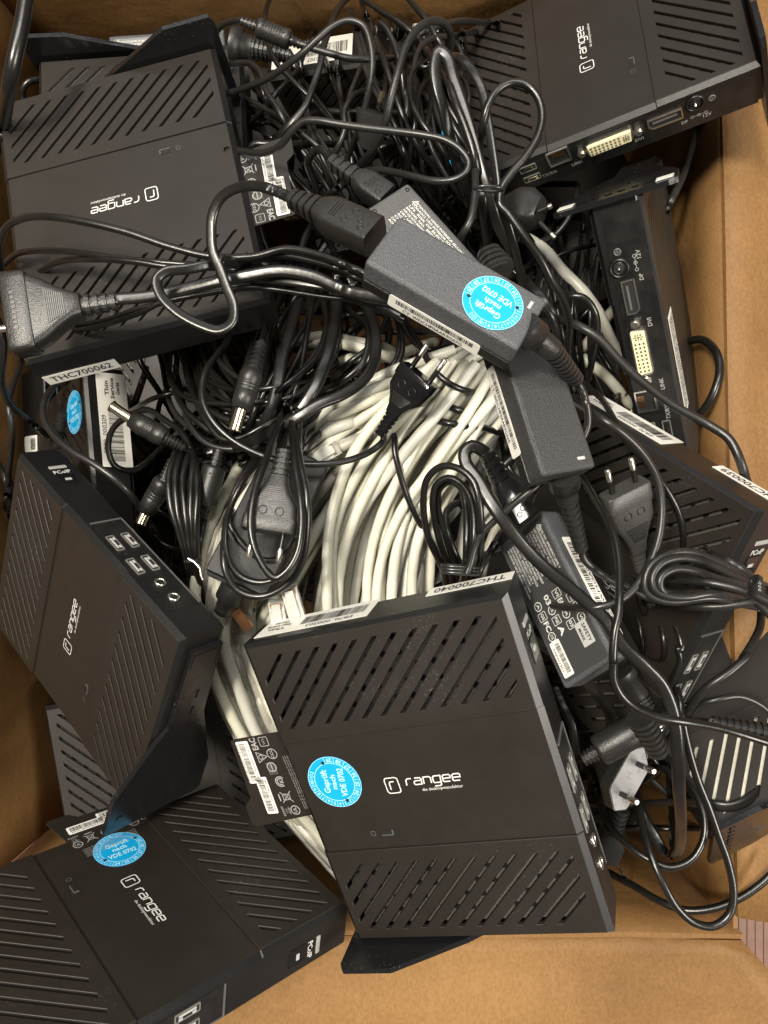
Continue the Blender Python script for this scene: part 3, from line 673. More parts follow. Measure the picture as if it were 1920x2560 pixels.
bK3,mK3=brick('K3','long black adapter brick covered by a printed safety label, right of the front thin client',.055,.0235,.028); text_label(bK3,.055,.0235,.028,7,-.051,.052)
m=plane_mx((.004,.0237,.0150),(-1,0,0),(0,0,1)); mb=MB(); flat(mb,rrect(.074,.0120,.0015),m,0,.0003); s_=mb.build('barcode_sticker','white',bK3)
mb=MB(); barcode(mb,(0,.0016),.066,.0050,12,m,.0006); text(mb,'CT: WFSOA0BAR',(0,-.0036),.0038,width=.05,mx=m,z=.0006); mb.build('print','ink',s_)
bK2,mK2=brick('K2','textured black adapter brick with white barcode strip, under the blue-stickered brick',.047,.019,.0234,'brick_dark'); ct_sticker(bK2,.019,'CT: WDCHP0AAR9G66R',-.0288,.0286,21)
bK1,mK1=brick('K1','textured charcoal adapter brick on top of the pile with a round blue inspection sticker',.047,.019,.0234); ct_sticker(bK1,.019,'CT: WDCHP0AAR9G67G',-.0288,.0286,22)
o=vde(bK1,Matrix.Translation((.0225,-.0012,.0236))@Matrix.Rotation(math.radians(177),4,'Z')@Matrix.Scale(.84,4))
for b in(bK1,bK2):
    mb=MB(); stroke(mb,R4(.0395,.0411,.0075,.0125),.0003,z=.0236,closed=True); flat(mb,R4(.0395,.0411,.0075,.0125),z=.0236); mb.build('indicator','grey_sticker',b)

# ================================================================ CABLES
def resample(P,step):
    out=[]; 
    for i in range(len(P)-1):
        p0=P[max(i-1,0)];p1=P[i];p2=P[i+1];p3=P[min(i+2,len(P)-1)]
        def knot(a,b): return max(1e-6,math.hypot(a[0]-b[0],a[1]-b[1])**.5)
        t1=knot(p0,p1);t2=knot(p1,p2);t3=knot(p2,p3); n=max(2,int(math.hypot(p2[0]-p1[0],p2[1]-p1[1])/step))
        m1=[(p2[k]-p1[k]) if i==0 else t2*((p1[k]-p0[k])/t1-(p2[k]-p0[k])/(t1+t2)+(p2[k]-p1[k])/t2) for k in range(2)]
        m2=[(p2[k]-p1[k]) if i+2>=len(P) else t2*((p2[k]-p1[k])/t2-(p3[k]-p1[k])/(t2+t3)+(p3[k]-p2[k])/t3) for k in range(2)]
        for q in range(n):
            t=q/n; h=(2*t**3-3*t*t+1,t**3-2*t*t+t,-2*t**3+3*t*t,t**3-t*t)
            out.append((h[0]*p1[0]+h[1]*m1[0]+h[2]*p2[0]+h[3]*m2[0],h[0]*p1[1]+h[1]*m1[1]+h[2]*p2[1]+h[3]*m2[1],i+t))
    out.append((P[-1][0],P[-1][1],float(len(P)-1))); return out
def path(pts,base,wpx,free=False,stamp=True,stiff=40,gap=.92,climb=.032):
    """control points (u,v[,depth]) -> world centreline resting on what is already there. A given depth is kept."""
    R=resample([(p[0],p[1]) for p in pts],8); n=len(R); us=np.array([r[0] for r in R]); vs=np.array([r[1] for r in R]); ts=np.array([r[2] for r in R])
    lock=[(i,p[2]) for i,p in enumerate(pts) if len(p)>2]
    nb=np.full(n,base,float)
    if lock:
        xs=[l[0] for l in lock]; ys=[l[1] for l in lock]
        # blend from base to the locked depth within one control interval
        for i,dv in lock:
            wgt=np.clip(1-np.abs(ts-i),0,1); nb=nb*(1-wgt)+dv*wgt
        for a in range(len(lock)-1):
            if lock[a+1][0]-lock[a][0]==1:
                s_=(ts>=lock[a][0])&(ts<=lock[a+1][0]); f_=ts[s_]-lock[a][0]; nb[s_]=lock[a][1]*(1-f_)+lock[a+1][1]*f_
    r=wpx/2/F
    ub=np.full(n,9.)
    if not free:
        tu=np.gradient(us); tv=np.gradient(vs); L_=np.hypot(tu,tv)+1e-6; nu,nv=-tv/L_,tu/L_
        for i in range(n):
            if any(abs(ts[i]-l[0])<.35 for l in lock): continue
            h=min(zget(us[i]+k*nu[i]*wpx*.4,vs[i]+k*nv[i]*wpx*.4) for k in(-1,0,1))
            if h>nb[i]-climb: ub[i]=h-(r*h*gap+.0004)
    d=np.minimum(nb,ub)
    pin=np.array([any(abs(t-l[0])<.2 for l in lock) for t in ts]) if lock else np.zeros(n,bool); d0=d.copy()
    for it in range(stiff+6):
        p=np.pad(d,4,mode='edge'); d=sum(p[k:k+n] for k in range(9))/9
        if it<stiff: d=np.minimum(d,ub)
        d=np.where(pin,nb,d)
    P=[W(us[i],vs[i],d[i]) for i in range(n)]
    rm=r*float(np.mean(d))
    # real radius in metres is constant along the cable
    if stamp:
        for i in range(0,n,1): zstamp(P[i],rm)
    return P,rm
def frames(P):
    n=len(P); T_=[(P[min(i+1,n-1)]-P[max(i-1,0)]).normalized() for i in range(n)]
    N=[]; up=Vector((0,0,1)); 
    a=T_[0].cross(up); 
    if a.length<1e-4: a=Vector((1,0,0))
    a.normalize(); N.append(a)
    for i in range(1,n):
        b=N[-1]-T_[i]*N[-1].dot(T_[i]); N.append(b.normalized() if b.length>1e-6 else N[-1])
    return T_,N
def sweep(mb,P,rad,sec='round',k=10,flatten=False,twist=0):
    """sec: round | twin (figure-of-eight flat cord)"""
    T_,N=frames(P); rings=[]
    if sec=='twin':
        prof=[]
        for i in range(16):
            a=2*math.pi*i/16; x=math.cos(a); y=math.sin(a)
            prof.append((1.0*x*(1 if 1 else 0),.58*y*(1-.22*math.exp(-(x*x)*18))))
    else: prof=[(math.cos(2*math.pi*i/k),math.sin(2*math.pi*i/k)) for i in range(k)]
    n=len(P)
    for i in range(n):
        if sec=='twin':
            # lay the flat side towards up unless twisted
            side=T_[i].cross(Vector((0,0,1)))
            side=side.normalized() if side.length>.2 else N[i]
            a=twist*i/max(1,n-1); B=T_[i].cross(side); s2=side*math.cos(a)+B*math.sin(a); b2=T_[i].cross(s2)
        else: s2=N[i]; b2=T_[i].cross(s2)
        rr=rad*(1+(.022*math.sin(i*.9+twist*3)if sec=='eth' else 0))
        rings.append([tuple(P[i]+s2*(p[0]*rr)+b2*(p[1]*rr)) for p in prof])
    mb.loft(rings,cap=True,smooth=True); return mb
CN=0
def cable(pts,label,wpx=22,base=.60,m='cable',sec='round',name='power_cable',cat='cable',group=None,parent=None,free=False,stiff=40,partname=None,twist=0,gap=.92):
    P,r=path(pts,base,wpx,free,stiff=stiff,gap=gap); mb=MB(); sweep(mb,P,r,sec,twist=twist,k=12 if wpx>24 else 10)
    o=mb.build(partname or name,m,parent)
    if parent is None: tag(o,label,cat,group)
    return o,P,r
# lofted connector shapes: axis from a to b; up = direction of the flat face
def fr(a,b,up=(0,0,1)):
    a=Vector(a); b=Vector(b); z=(b-a); L_=z.length; z.normalize(); up=Vector(up); x=z.cross(up)
    if x.length<1e-4: x=z.cross(Vector((1,0,0)))
    x.normalize(); y=x.cross(z); y.normalize()
    return Matrix(((x.x,y.x,z.x,a.x),(x.y,y.y,z.y,a.y),(x.z,y.z,z.z,a.z),(0,0,0,1))),L_
def sup(hw,hh,z,e=.55,n=20,cx=0):
    out=[]
    for i in range(n):
        a=2*math.pi*i/n; c=math.cos(a); s=math.sin(a)
        out.append((cx+hw*math.copysign(abs(c)**e,c),hh*math.copysign(abs(s)**e,s),z))
    return out
def ribs(mb,mx,z0,z1,r0,r1,n=7,flat_=1,e=.8):
    R=[]
    for i in range(n):
        for q,s in((0,1),(.55,1),(.6,.78),(.98,.78)):
            t=(i+q)/n; z=z0+(z1-z0)*t; rr=(r0+(r1-r0)*t)*s; R.append(sup(rr,rr*flat_,z,e,16))
    mb.loft(R,mx,smooth=False)
def europlug(a,b,wd,up,parent,pins=True,lift=.0,thick=.014,m='plug'):
    """flat two-pin plug: a = cord end, b = pin face; wd = width in metres"""
    mx,L_=fr(a,b,up); h=thick/2; w2=wd/2
    body=MB(); body.loft([sup(w2*.36,h*.8,-.001,.5),sup(w2*.42,h*.9,L_*.12,.5),sup(w2*.62,h,L_*.30,.45),sup(w2*.92,h,L_*.50,.35),sup(w2*.96,h,L_*.74,.3)],mx)
    body.loft([sup(w2*.985,h*1.08,L_*.745,.25),sup(w2,h*1.1,L_*.80,.25),sup(w2,h*1.1,L_*.98,.25),sup(w2*.96,h*1.02,L_,.25)],mx)
    o=body.build('plug_body',m,parent)
    g=MB()
    for i in range(7): g.box((0,h*1.0,L_*(.22+.035*i)),(w2*(.55+.08*i),.0008,.0006),mx)
    for sx in(-.3,.3):
        torus(g,mx@Vector((sx*w2,h+.0002,L_*.64)),.0028,.0004,mx.to_3x3()@Vector((0,1,0)),14,4)
    g.build('grip_marks','cable_soft',o)
    rb=MB(); ribs(rb,mx,-.020,0,w2*.26,w2*.36,5,.75); rb.build('strain_relief',m,parent)
    if pins:
        for sx in(-1,1):
            x=sx*w2*.54; s=MB(); s.loft([[(x+.0019*math.cos(q),.0019*math.sin(q),z) for q in[k*math.pi/5 for k in range(10)]] for z in(L_,L_+.010)],mx); s.build('pin_sleeve','cable',parent)
            s=MB(); s.loft([[(x+rr*math.cos(q),rr*math.sin(q),z) for q in[k*math.pi/5 for k in range(10)]] for z,rr in((L_+.010,.0020),(L_+.0185,.0020),(L_+.0192,.0012))],mx); s.build('pin','nickel',parent)
    zbox(mx,(-w2,-h,0),(w2,h,L_)); return mx,L_
def barrel(tip,joint,body,boot,rb_,parent,m='plug'):
    """DC barrel plug: metal tip .. joint .. body end .. boot end (world points)"""
    mx,L_=fr(joint,tip); s=MB(); r=rb_*.52
    s.loft([sup(r,r,z,1,16) for z in(0,L_)],mx,cap=False); s.loft([sup(r,r,L_,1,16),sup(r*1.12,r*1.12,L_,1,16),sup(r*1.12,r*1.12,L_-.0012,1,16)],mx,cap=False); s.loft([sup(r,r,L_,1,16),sup(r*.55,r*.55,L_,1,16),sup(r*.55,r*.55,L_-.004,1,16)],mx,cap=False)
    t=s.build('barrel_tip','brass',parent); s=MB(); s.loft([sup(r*.54,r*.54,z,1,12) for z in(L_-.0045,L_-.0035)],mx); s.build('bore','dark',t)
    mx,L_=fr(joint,body); s=MB(); R=[]
    for q,k in((0,.62),(.0,.80),(.10,.84),(.11,.92),(.45,.98),(.47,.90),(.49,.98),(.53,.98),(.55,.90),(.57,.98),(.61,.98),(.63,.90),(.65,.99),(.86,1.0),(.97,.92),(1,.7)): R.append(sup(rb_*k,rb_*k,L_*q,1,20))
    s.loft(R,mx); s.build('plug_body',m,parent)
    mx,L_=fr(body,boot); s=MB(); ribs(s,mx,-.001,L_,rb_*.66,rb_*.46,6,1,1); s.build('strain_relief',m,parent)
    for q in range(6): zstamp(Vector(joint).lerp(Vector(body),q/5),rb_)
def ferrite(a,b,r,parent,m='plug',neck=.016,ribbed=False):
    mx,L_=fr(a,b); s=MB(); R=[sup(r*.75,r*.75,0,1,20),sup(r*.95,r*.95,.0008,1,20),sup(r,r,.003,1,20)]
    if ribbed:
        for i in range(7):
            z=L_*(.2+.08*i); R+= [sup(r,r,z,1,20),sup(r*.93,r*.93,z+.0007,1,20),sup(r*.93,r*.93,z+.0016,1,20),sup(r,r,z+.0022,1,20)]
    R+=[sup(r,r,L_-.003,1,20),sup(r*.95,r*.95,L_-.0008,1,20),sup(r*.75,r*.75,L_,1,20)]
    s.loft(R,mx); o=s.build('ferrite_core',m,parent)
    d=MB()
    for z in(.2,.8):
        for a_ in(50,90,130): d.prism(ringpts((0,0),.0009,8),0,.0004,mx@Matrix.Translation((r*math.cos(math.radians(a_))*1.0,r*math.sin(math.radians(a_)),L_*z))@Matrix.Rotation(math.radians(a_),4,'Z')@Matrix.Rotation(math.pi/2,4,'Y'))
    d.build('dimples','dark',o)
    s=MB(); ribs(s,mx,-neck,0,r*.42,r*.55,4,1,1); ribs(s,mx,L_,L_+neck,r*.55,r*.42,4,1,1); s.build('strain_relief',m,parent)
    for q in range(8): zstamp(Vector(a).lerp(Vector(b),q/7),r)
def c5(a,b,wd,hh,parent,up,m='plug',rl=.024):
    """ribbed cord connector pushed into a brick: a cord end of the relief, b = brick face"""
    mx,L_=fr(a,b,up); w2=wd/2; h=hh/2; s=MB()
    s.loft([sup(w2*.62,h*.8,rl-.001,.5),sup(w2*.85,h*.95,rl+.004,.4),sup(w2,h,rl+.010,.3),sup(w2,h,L_,.3)],mx); o=s.build('plug_body',m,parent)
    g=MB(); 
    for i in range(3): g.box((0,h,rl+.0115+i*.0018),(w2*.9,.0009,.0008),mx)
    for sx,z in((-.4,.75),(.35,.7),(.0,.85),(.4,.9)): torus(g,mx@Vector((sx*w2,h,L_*z)),.0017,.0003,mx.to_3x3()@Vector((0,1,0)),12,4)
    g.build('moulded_marks','cable_soft',o)
    s=MB(); R=[]
    n=4
    for i in range(n):
        for q,k in((0,1),(.6,1),(.66,.8),(.96,.8)):
            t=(i+q)/n; R.append(sup(w2*(.5+.22*t)*k,h*(.62+.25*t)*k,rl*t,.55,16))
    s.loft(R,mx,smooth=False); s.build('strain_relief',m,parent); zbox(mx,(-w2,-h,0),(w2,h,L_))
def tie_ring(u,v,d,ru,rv,ang,parent,r=.0011,turns=1):
    c=W(u,v,d); mb=MB()
    for t in range(turns):
        P=[]
        for i in range(25):
            a=2*math.pi*i/24; x=ru*math.cos(a)*d/F; z=rv*math.sin(a)*d/F
            P.append(c+Vector((math.cos(math.radians(ang))*x,math.sin(math.radians(ang))*x+ t*.002,z)))
        sweep(mb,P,r,'round',6)
    o=mb.build('twist_tie','tie',parent)
    if parent is None: tag(o,'thin black twist tie round cords','twist tie')
    return o
for P_ in([(RT[0]+.0005,RT[1],RT[2]-.0005),(RB[0]+.0005,RB[1]+.012,RB[2]-.0005)],[(LB[0],YB-.0145,CAMZ-.7005),(.321,YB-.0145,CAMZ-.6885)]):
    a_,b_=[Vector(p) for p in P_]; mb=MB(); sweep(mb,[a_.lerp(b_,k/30)+Vector((.0008*math.sin(k*1.7),.0008*math.sin(k*1.3),.0006*math.sin(k*2.1))) for k in range(31)],.0030,'round',8); mb.build('fold_line','card',box)

ZP={'a':(0,0,.42194),'b':(0,500,.42194),'c':(1100,0,.49427),'d':(1350,350,.38436),'e':(1400,950,.3165),'g':(1350,1600,.34358),'h':(0,1050,.45215),
'i':(500,0,.30139),'j':(900,0,.30139),'l':(800,400,.39180),'m':(400,750,.36166),'n':(50,880,.36166),'o':(450,1100,.36166),'p':(950,1050,.36166),'r':(500,1500,.33911),'x':(0,0,1)}
def Q(s):
    """'m 10,20 30,40 l 5,6@.5' -> photo pixels with optional depth"""
    out=[]; z=ZP['x']
    for t in s.split():
        if t in ZP: z=ZP[t]; continue
        d=None
        if '@' in t: t,d=t.split('@'); d=float(d)
        x,y=map(float,t.split(',')); p=(z[0]+x*z[2],z[1]+y*z[2]); out.append(p if d is None else (*p,d))
    return out
def Wp(s): q=Q(s)[0]; return W(q[0],q[1],q[2])
def near(s,off=.0):
    """world point at a pixel, resting on what is below"""
    q=Q(s)[0]; return W(q[0],q[1],min(zget(q[0],q[1])-off, q[2] if len(q)>2 else 9))
def dive(P,base):
    """let a free end sink below the pile instead of stopping in view"""
    P=list(P)
    for end in(0,1):
        if end: P=P[::-1]
        if len(P[0])==2 and -10<P[0][0]<1930 and -10<P[0][1]<2570:
            a,b=P[0],P[1]; L_=math.hypot(a[0]-b[0],a[1]-b[1])+1e-6; dx,dy=(a[0]-b[0])/L_,(a[1]-b[1])/L_
            P=[(a[0]+dx*75,a[1]+dy*75,base+.15),(a[0]+dx*38,a[1]+dy*38,base+.06)]+P
        if end: P=P[::-1]
    return P
def K(s,label,w=15,base=.60,**k): return cable(dive(Q(s),base),label,w,base,**k)

# ---- deep filler: clients added to darken the gaps, and cords at the bottom
def deep(key,u,v,d,a,label):
    R=Matrix.Rotation(math.radians(a),4,'Z'); mx=Matrix.Translation(W(u,v,d))@R; q=mx.to_quaternion(); ax,an=q.to_axis_angle(); POSE[key]=[ax[0]*an,ax[1]*an,ax[2]*an,mx.translation.x,mx.translation.y,mx.translation.z-CAMZ]
    return client(key,label,logo_=False,stand=False)
deep('Q1',930,400,.97,12,'filler thin client added deep to darken the gap below the one with DVI sockets')
deep('Q2',1370,800,.99,70,'filler thin client added deep to darken the gap left of the upright rear sockets')
deep('Q3',820,1250,.95,-20,'filler thin client added at the bottom to darken gaps under the ivory network cables')
deep('Q4',1480,1900,.93,20,'filler thin client added at the bottom to darken gaps under the grey-faced plug')
deep('Q5',460,1000,.98,80,'filler thin client added at the bottom to darken gaps under the loose barrel plugs')
deep('Q7',330,1290,.96,40,'filler thin client added at the bottom to darken gaps below the leaning barrel plug')
deep('Q8',1360,540,.86,30,'filler thin client added deep to darken the gap under the upper right DVI sockets')
deep('Q9',660,330,.92,80,'filler thin client added deep to darken the gap behind the upper information tag')
FILL='dark cord deep in the tangle at the bottom of the box'
rnd=random.Random(11)
def filler(n,u0,u1,v0,v1,d0,d1,w=(12,18),seed=1):
    rnd=random.Random(seed)
    for k in range(n):
        u=rnd.uniform(u0,u1); v=rnd.uniform(v0,v1); a=rnd.uniform(0,6.28); pts=[]
        for i in range(6):
            pts.append((min(max(u,u0-20),u1+20),min(max(v,v0-20),v1+20))); a+=rnd.uniform(-.8,.8); s=rnd.uniform(70,130); u+=math.cos(a)*s; v+=math.sin(a)*s
        bs=rnd.uniform(d0,d1); o,P,r=cable(dive(pts,bs),FILL,rnd.uniform(*w),bs,m=rnd.choice(['cable','cable','cable_soft']),group='cords deep in the tangle',name='power_cable',stiff=25)
filler(16,620,1250,300,760,.80,.70,seed=2)
filler(14,330,950,800,1250,.80,.68,seed=3)
filler(12,1180,1420,480,1000,.80,.68,seed=4)
filler(14,1350,1800,1550,2050,.76,.66,seed=5)
filler(6,130,420,900,1350,.82,.74,seed=6)
filler(10,560,1000,380,700,.70,.62,seed=8)
filler(12,1100,1500,1250,1750,.72,.64,seed=9)
filler(10,1050,1450,850,1250,.72,.62,seed=10)

def strands(n,PA,PB,base,w,seed,label,group,jit=22):
    rnd=random.Random(seed)
    for k in range(n):
        t=(k+.5)/n; ph=rnd.uniform(0,6); pts=[]; dr=rnd.uniform(-.35,.35)
        for i,(a,b) in enumerate(zip(PA,PB)):
            q=t+dr*(i/len(PA)-.5); s=math.sin(ph+i*1.2)*jit; pts.append((a[0]*(1-q)+b[0]*q+s,a[1]*(1-q)+b[1]*q+s*.4))
        cable(dive(pts,base),label,rnd.uniform(*w),base+rnd.uniform(-.015,.02),m=rnd.choice(['cable','cable_soft']),group=group,stiff=30)
# ---- network cables
NG='ivory network cables in one bundle'
NL='ivory or grey network cable in the thick bundle running under the front thin client'
def fam(PL,PR,n,base,seed,w=27,mats=('eth1','eth3','eth1','eth2'),jit=13,t0=0,t1=1,free=False,label=NL,group=NG):
    rnd=random.Random(seed); 
    order=list(range(n)); rnd.shuffle(order)
    for i in order:
        t=t0+(t1-t0)*(i+.5)/n; ph=rnd.uniform(0,6); amp=rnd.uniform(.3,1)*jit; drift=rnd.uniform(-1,1)*jit*4
        pts=[]
        for k,(a,b) in enumerate(zip(PL,PR)):
            q=min(1.08,max(-.04,t+(drift*.006)*(k/len(PL)-.4)))
            p=[a[c]*(1-q)+b[c]*q for c in(0,1)]
            s=math.sin(ph+k*1.35)*amp; p[0]+=s; p[1]+=s*.5
            if len(a)>2: p.append(a[2]*(1-q)+b[2]*q+rnd.uniform(-.006,.006))
            pts.append(tuple(p))
        o,P,r=cable(pts,label,w*rnd.uniform(.93,1.07),base+rnd.uniform(-.01,.01),m=rnd.choice(mats),sec='eth',name='network_cable',group=group,free=free,stiff=30,twist=rnd.uniform(0,6))
PL=Q('x 1150,880 960,950 740,1080 600,1230 515,1420 505,1560@.655 545,1720@.665 610,1880@.675 700,2020@.69 860,2200@.71')
PR=Q('x 1250,900 1120,1000 980,1130 850,1290 740,1450 650,1600@.63 700,1760@.64 770,1900@.655 850,2040@.67 960,2200@.69')
QL=Q('x 1230,880 1080,980 940,1120 840,1300 790,1480 760,1700')
QR=Q('x 1330,930 1260,1030 1170,1160 1110,1300 1080,1450 1060,1700')
deep('Q6',1180,1380,.88,35,'filler thin client added to darken gaps under the ivory cables beside the tied coil')
BL=Q('x 1150,900 1000,980 860,1120 760,1300 720,1480 700,1700'); BR_=Q('x 1420,960 1380,1080 1320,1220 1260,1350 1220,1480 1180,1700')
fam(BL,BR_,15,.74,31,mats=('eth2','eth2','eth3'),jit=20,label='grey network cable in the lower layer of the bundle',group='lower layer of network cables')
fam(PL,PR,12,.73,32,mats=('eth2','eth3'),jit=18,label='grey network cable in the lower layer of the bundle',group='lower layer of network cables')
fam(PL,PR,24,.69,21,mats=('eth2','eth3','eth2','eth1'))
fam(QL,QR,13,.68,22,mats=('eth2','eth3','eth2'))
fam(PL,PR,21,.64,23,jit=15)
fam(Q('x 560,1330 520,1480 515,1600@.66 540,1720@.665 600,1850@.675 680,1980@.685 800,2110@.695 900,2220@.71'),Q('x 680,1330 640,1480 640,1600@.62 670,1720@.63 730,1850@.64 800,1980@.65 880,2110@.67 960,2220@.69'),13,.62,33,jit=9)
fam(QL,QR,15,.63,24,jit=14)
# cross strands near the top of the bundle
XLb='ivory network cable crossing the top of the bundle below the pile of adapters'
for k,(s,mm) in enumerate([('m 880,300 1000,270 1150,250 1350,290 1550,330 1659,400','eth2'),('m 1050,300 1300,310 1500,370 1650,420','eth1'),('m 1100,470 1350,400 1620,390 1700,360','eth1'),
    ('m 1060,920 1180,820 1350,740 1540,660 1700,600','eth1'),('m 1000,1010 1120,930 1300,860 1540,850','eth3'),('m 1060,700 1200,690 1400,620 1600,560','eth2'),('m 1040,1120 1200,1040 1400,950 1560,860','eth2'),
    ('m 1120,1250 1250,1180 1400,1140 1560,1120','eth2'),('l 520,1560 700,1440 950,1330 1100,1290','eth3'),('l 700,1600 850,1450 980,1360 1100,1340','eth1'),('l 60,1600 250,1500 420,1430 560,1400','eth3')]):
    K(s,XLb,26,.62,m=mm,sec='eth',name='network_cable',group='network cables crossing the top of the bundle',twist=k)
fam(Q('x 1100,900 1000,1000 880,1140 800,1300 770,1450 770,1700'),Q('x 1290,920 1230,1020 1150,1150 1080,1280 1050,1430 1050,1700'),9,.60,25,mats=('eth1','eth1','eth3'),jit=14)
K('x 590,1180 520,1330 488,1480 500,1560@.62 530,1680@.63 600,1830@.64 690,1960@.65 800,2090@.66 900,2200@.68','leftmost ivory network cable of the bundle, bowed toward the tilted thin client',28,.60,m='eth1',sec='eth',name='network_cable')
K('x 640,1300 600,1420 575,1500 560,1600@.60 600,1730@.62 650,1850@.63 760,2000@.65 880,2130@.68','pale network cable just right of the leftmost one of the bundle',29,.59,m='eth3',sec='eth',name='network_cable')
for s,lb,mm in(('d -60,650 20,700 150,850 280,980 380,1120 460,1290 520,1400','pale network cable left of the upright thin client, the longer one with a dark band','eth3'),('d 120,1330 220,1380 330,1460 450,1560 560,1690','ivory network cable passing left of the LAN socket','eth1'),
    ('d 200,1400 300,1330 400,1200 440,1150','short grey network cable end crossing beside the upright thin client','eth2')):
    K(s,lb,26,.66,m=mm,sec='eth',name='network_cable')
# clear plugs on cable ends
def rj(a,b,label):
    mx,L_=fr(W(*a),W(*b)); r=empty('network_plug',None); tag(r,label,'network plug'); mb=MB(); mb.box((0,0,L_*.35),(.0117,.0080,L_*.7),mx,bev=.0006); mb.box((0,0,L_*.8),(.0112,.0066,L_*.36),mx); mb.build('plug_body','clear',r)
    mb=MB(); mb.box((0,.0052,L_*.55),(.006,.0010,L_*.8),mx); mb.build('latch','clear',r)
    mb=MB()
    for i in range(8): mb.box((-.0042+i*.0012,.0041,L_*.90),(.0005,.0006,L_*.14),mx)
    mb.build('contacts','copper',r)
rj((745,1545,.545),(720,1465,.535),'clear network plug with raised latch, standing above the barcode of the front thin client')
rj((700,1560,.555),(690,1500,.548),'clear network plug half hidden behind the other clear plug')
rj((790,1150,.60),(845,1118,.59),'clear network plug lying under the cord loop at the top left of the bundle')
pc=empty('circuit_plug'); tag(pc,'broken plug showing green circuit board and gold strip beside the tilted thin client','plug')
mx,L_=fr(W(588,1525,.585),W(622,1572,.59)); mb=MB(); mb.box((0,0,L_/2),(.008,.003,L_),mx); mb.build('gold_strip','copper',pc); mx,L_=fr(W(606,1512,.60),W(632,1535,.602)); mb=MB(); mb.box((0,-.001,L_/2),(.008,.003,L_),mx,bev=.0008); mb.build('circuit_board','pcb',pc)
zbox(*BR['K8'])
mb=MB(); mx,L_=fr(W(520,1470,.563),W(560,1500,.565))
g=bK8; 
mx,L_=fr(W(588,1468,.565),W(556,1530,.575)); s=MB(); s.loft([sup(.011,.011,z,1,18) for z in(-.004,L_*.45)]+[sup(.008,.008,L_*.5,1,18),sup(.0065,.0065,L_,1,18)],mx); o=s.build('output_lead','plug',None); o.parent=g; o.matrix_parent_inverse=mK8.inverted()
def pchild(o,parent,mxp): o.parent=parent; o.matrix_parent_inverse=mxp.inverted(); return o

stampc('D')
strands(15,Q('x 880,100 900,200 930,300 970,400 1010,520'),Q('x 1140,140 1160,240 1190,340 1230,440 1290,560'),.625,(11,15),51,'thin cord among the many strands running down behind the high loop','strands behind the high loop',26)
strands(9,Q('x 600,260 700,330 780,420 830,540'),Q('x 900,180 900,280 920,380 960,500'),.66,(11,14),52,'thin cord crossing the dark gap above the connectors','cords crossing the upper dark gap',30)
strands(12,Q('x 430,900 470,1040 580,1120 740,1060 850,940'),Q('x 560,800 580,900 660,960 760,920 820,820'),.615,(12,16),53,'slim cord in the tangle around the upright barrel plug','slim cords around the upright barrel plug',26)
strands(10,Q('x 640,700 620,820 600,960 560,1100'),Q('x 860,720 840,840 780,960 700,1080'),.61,(12,16),54,'slim cord running down left of the centre plug','slim cords left of the centre plug',24)
strands(10,Q('x 1420,1380 1450,1500 1500,1640 1530,1800'),Q('x 1700,1400 1690,1530 1680,1680 1640,1860'),.62,(12,17),55,'slim cord in the tangle between label-covered brick and pale louvres','cords between label-covered brick and pale louvres',26)
strands(5,Q('x 1350,640 1370,760 1390,900 1420,1020'),Q('x 1450,600 1460,740 1480,880 1520,1000'),.69,(11,14),56,'thin cord in the dark gap left of the upright thin client','thin cords left of the upright thin client',20)
# ---- top region cords
K('a 160,-60 150,20 125,170 85,350 45,560 25,700','thick round black cord hanging over the upper left box corner',36,.56,m='cable',stiff=10)
K('a 230,470 170,485 135,530 140,600','short black cord loop between the box wall and upside-down thin client',17,.66)
K('i 590,-30 548,80 540,170 560,350 640,530 760,660 900,800 1050,960 1180,1110 1300,1250','thin glossy cord running from the top edge behind the ferrite down to the right',12,.64)
K('i 1240,-30 1130,90 1060,280 1020,400 1000,520 930,740 870,880 750,1020 600,1170 480,1260','flat black cord hanging from the top edge past the barcode sticker',17,.63,sec='twin')
K('i 850,480 820,560 740,660 620,790 500,930 390,1060','short dark cord slanting down-left below the upper barcode sticker',13,.66)
K('i 450,1060 520,1090 600,1150 700,1210','thin dark cord stub above the upper information tag',11,.66)
K('i 380,1050 480,1030 600,1015 690,1030','thin dark cord arching in the gap above the upper information tag',10,.66)
K('i 170,545 300,525 420,530 500,600 550,760 640,900 740,1080 800,1230','matt cord leaving the right edge of the thin client with louvres, curving down',15,.64,m='cable_soft')
K('i 400,450 440,560 500,700 560,860 640,1010','narrow cord in the dark gap behind the matt curved cord',12,.68)
K('i 1400,740 1270,800 1200,920 1200,1080 1130,1250 1050,1420','matt cord curving down the middle of the dark gap',15,.64,m='cable_soft')
K('j 20,-10 150,80 300,170 430,270 520,350 620,500','glossy cord entering from the top edge left of centre of the tangle',14,.62)
K('j 390,-30 470,70 560,180 640,320 720,450 780,600','glossy cord entering from the top edge and running under the high loop',15,.60)
K('j 1010,185 850,172 700,200 560,250 470,300 390,400 340,520','grey-black cord crossing the number sticker of the standing thin client',15,.66,m='cable_soft')
K('j 130,600 150,400 130,260 150,190 210,230 270,340 310,450 345,600 370,800 420,1000 480,1200','cord in a narrow hairpin at the top left of the tied tangle',15,.60)
K('j 100,250 150,380 190,480 260,700 330,900 400,1070 500,1250 620,1400 700,1550','glossy cord running straight from the hairpin down to the grey adapter',15,.58)
K('j 730,300 600,320 520,370 470,470 440,620 400,800 380,1000 330,1200','dull cord arching left beside the hairpin',15,.60,m='cable_soft')
K('j 740,310 820,390 850,500 840,640','short cord arc against the louvres of the upper right thin client',14,.62)
K('j 790,600 870,680 902,780 890,900 830,1050','very thin cord arcing over the louvres of the upper right thin client',10,.60)
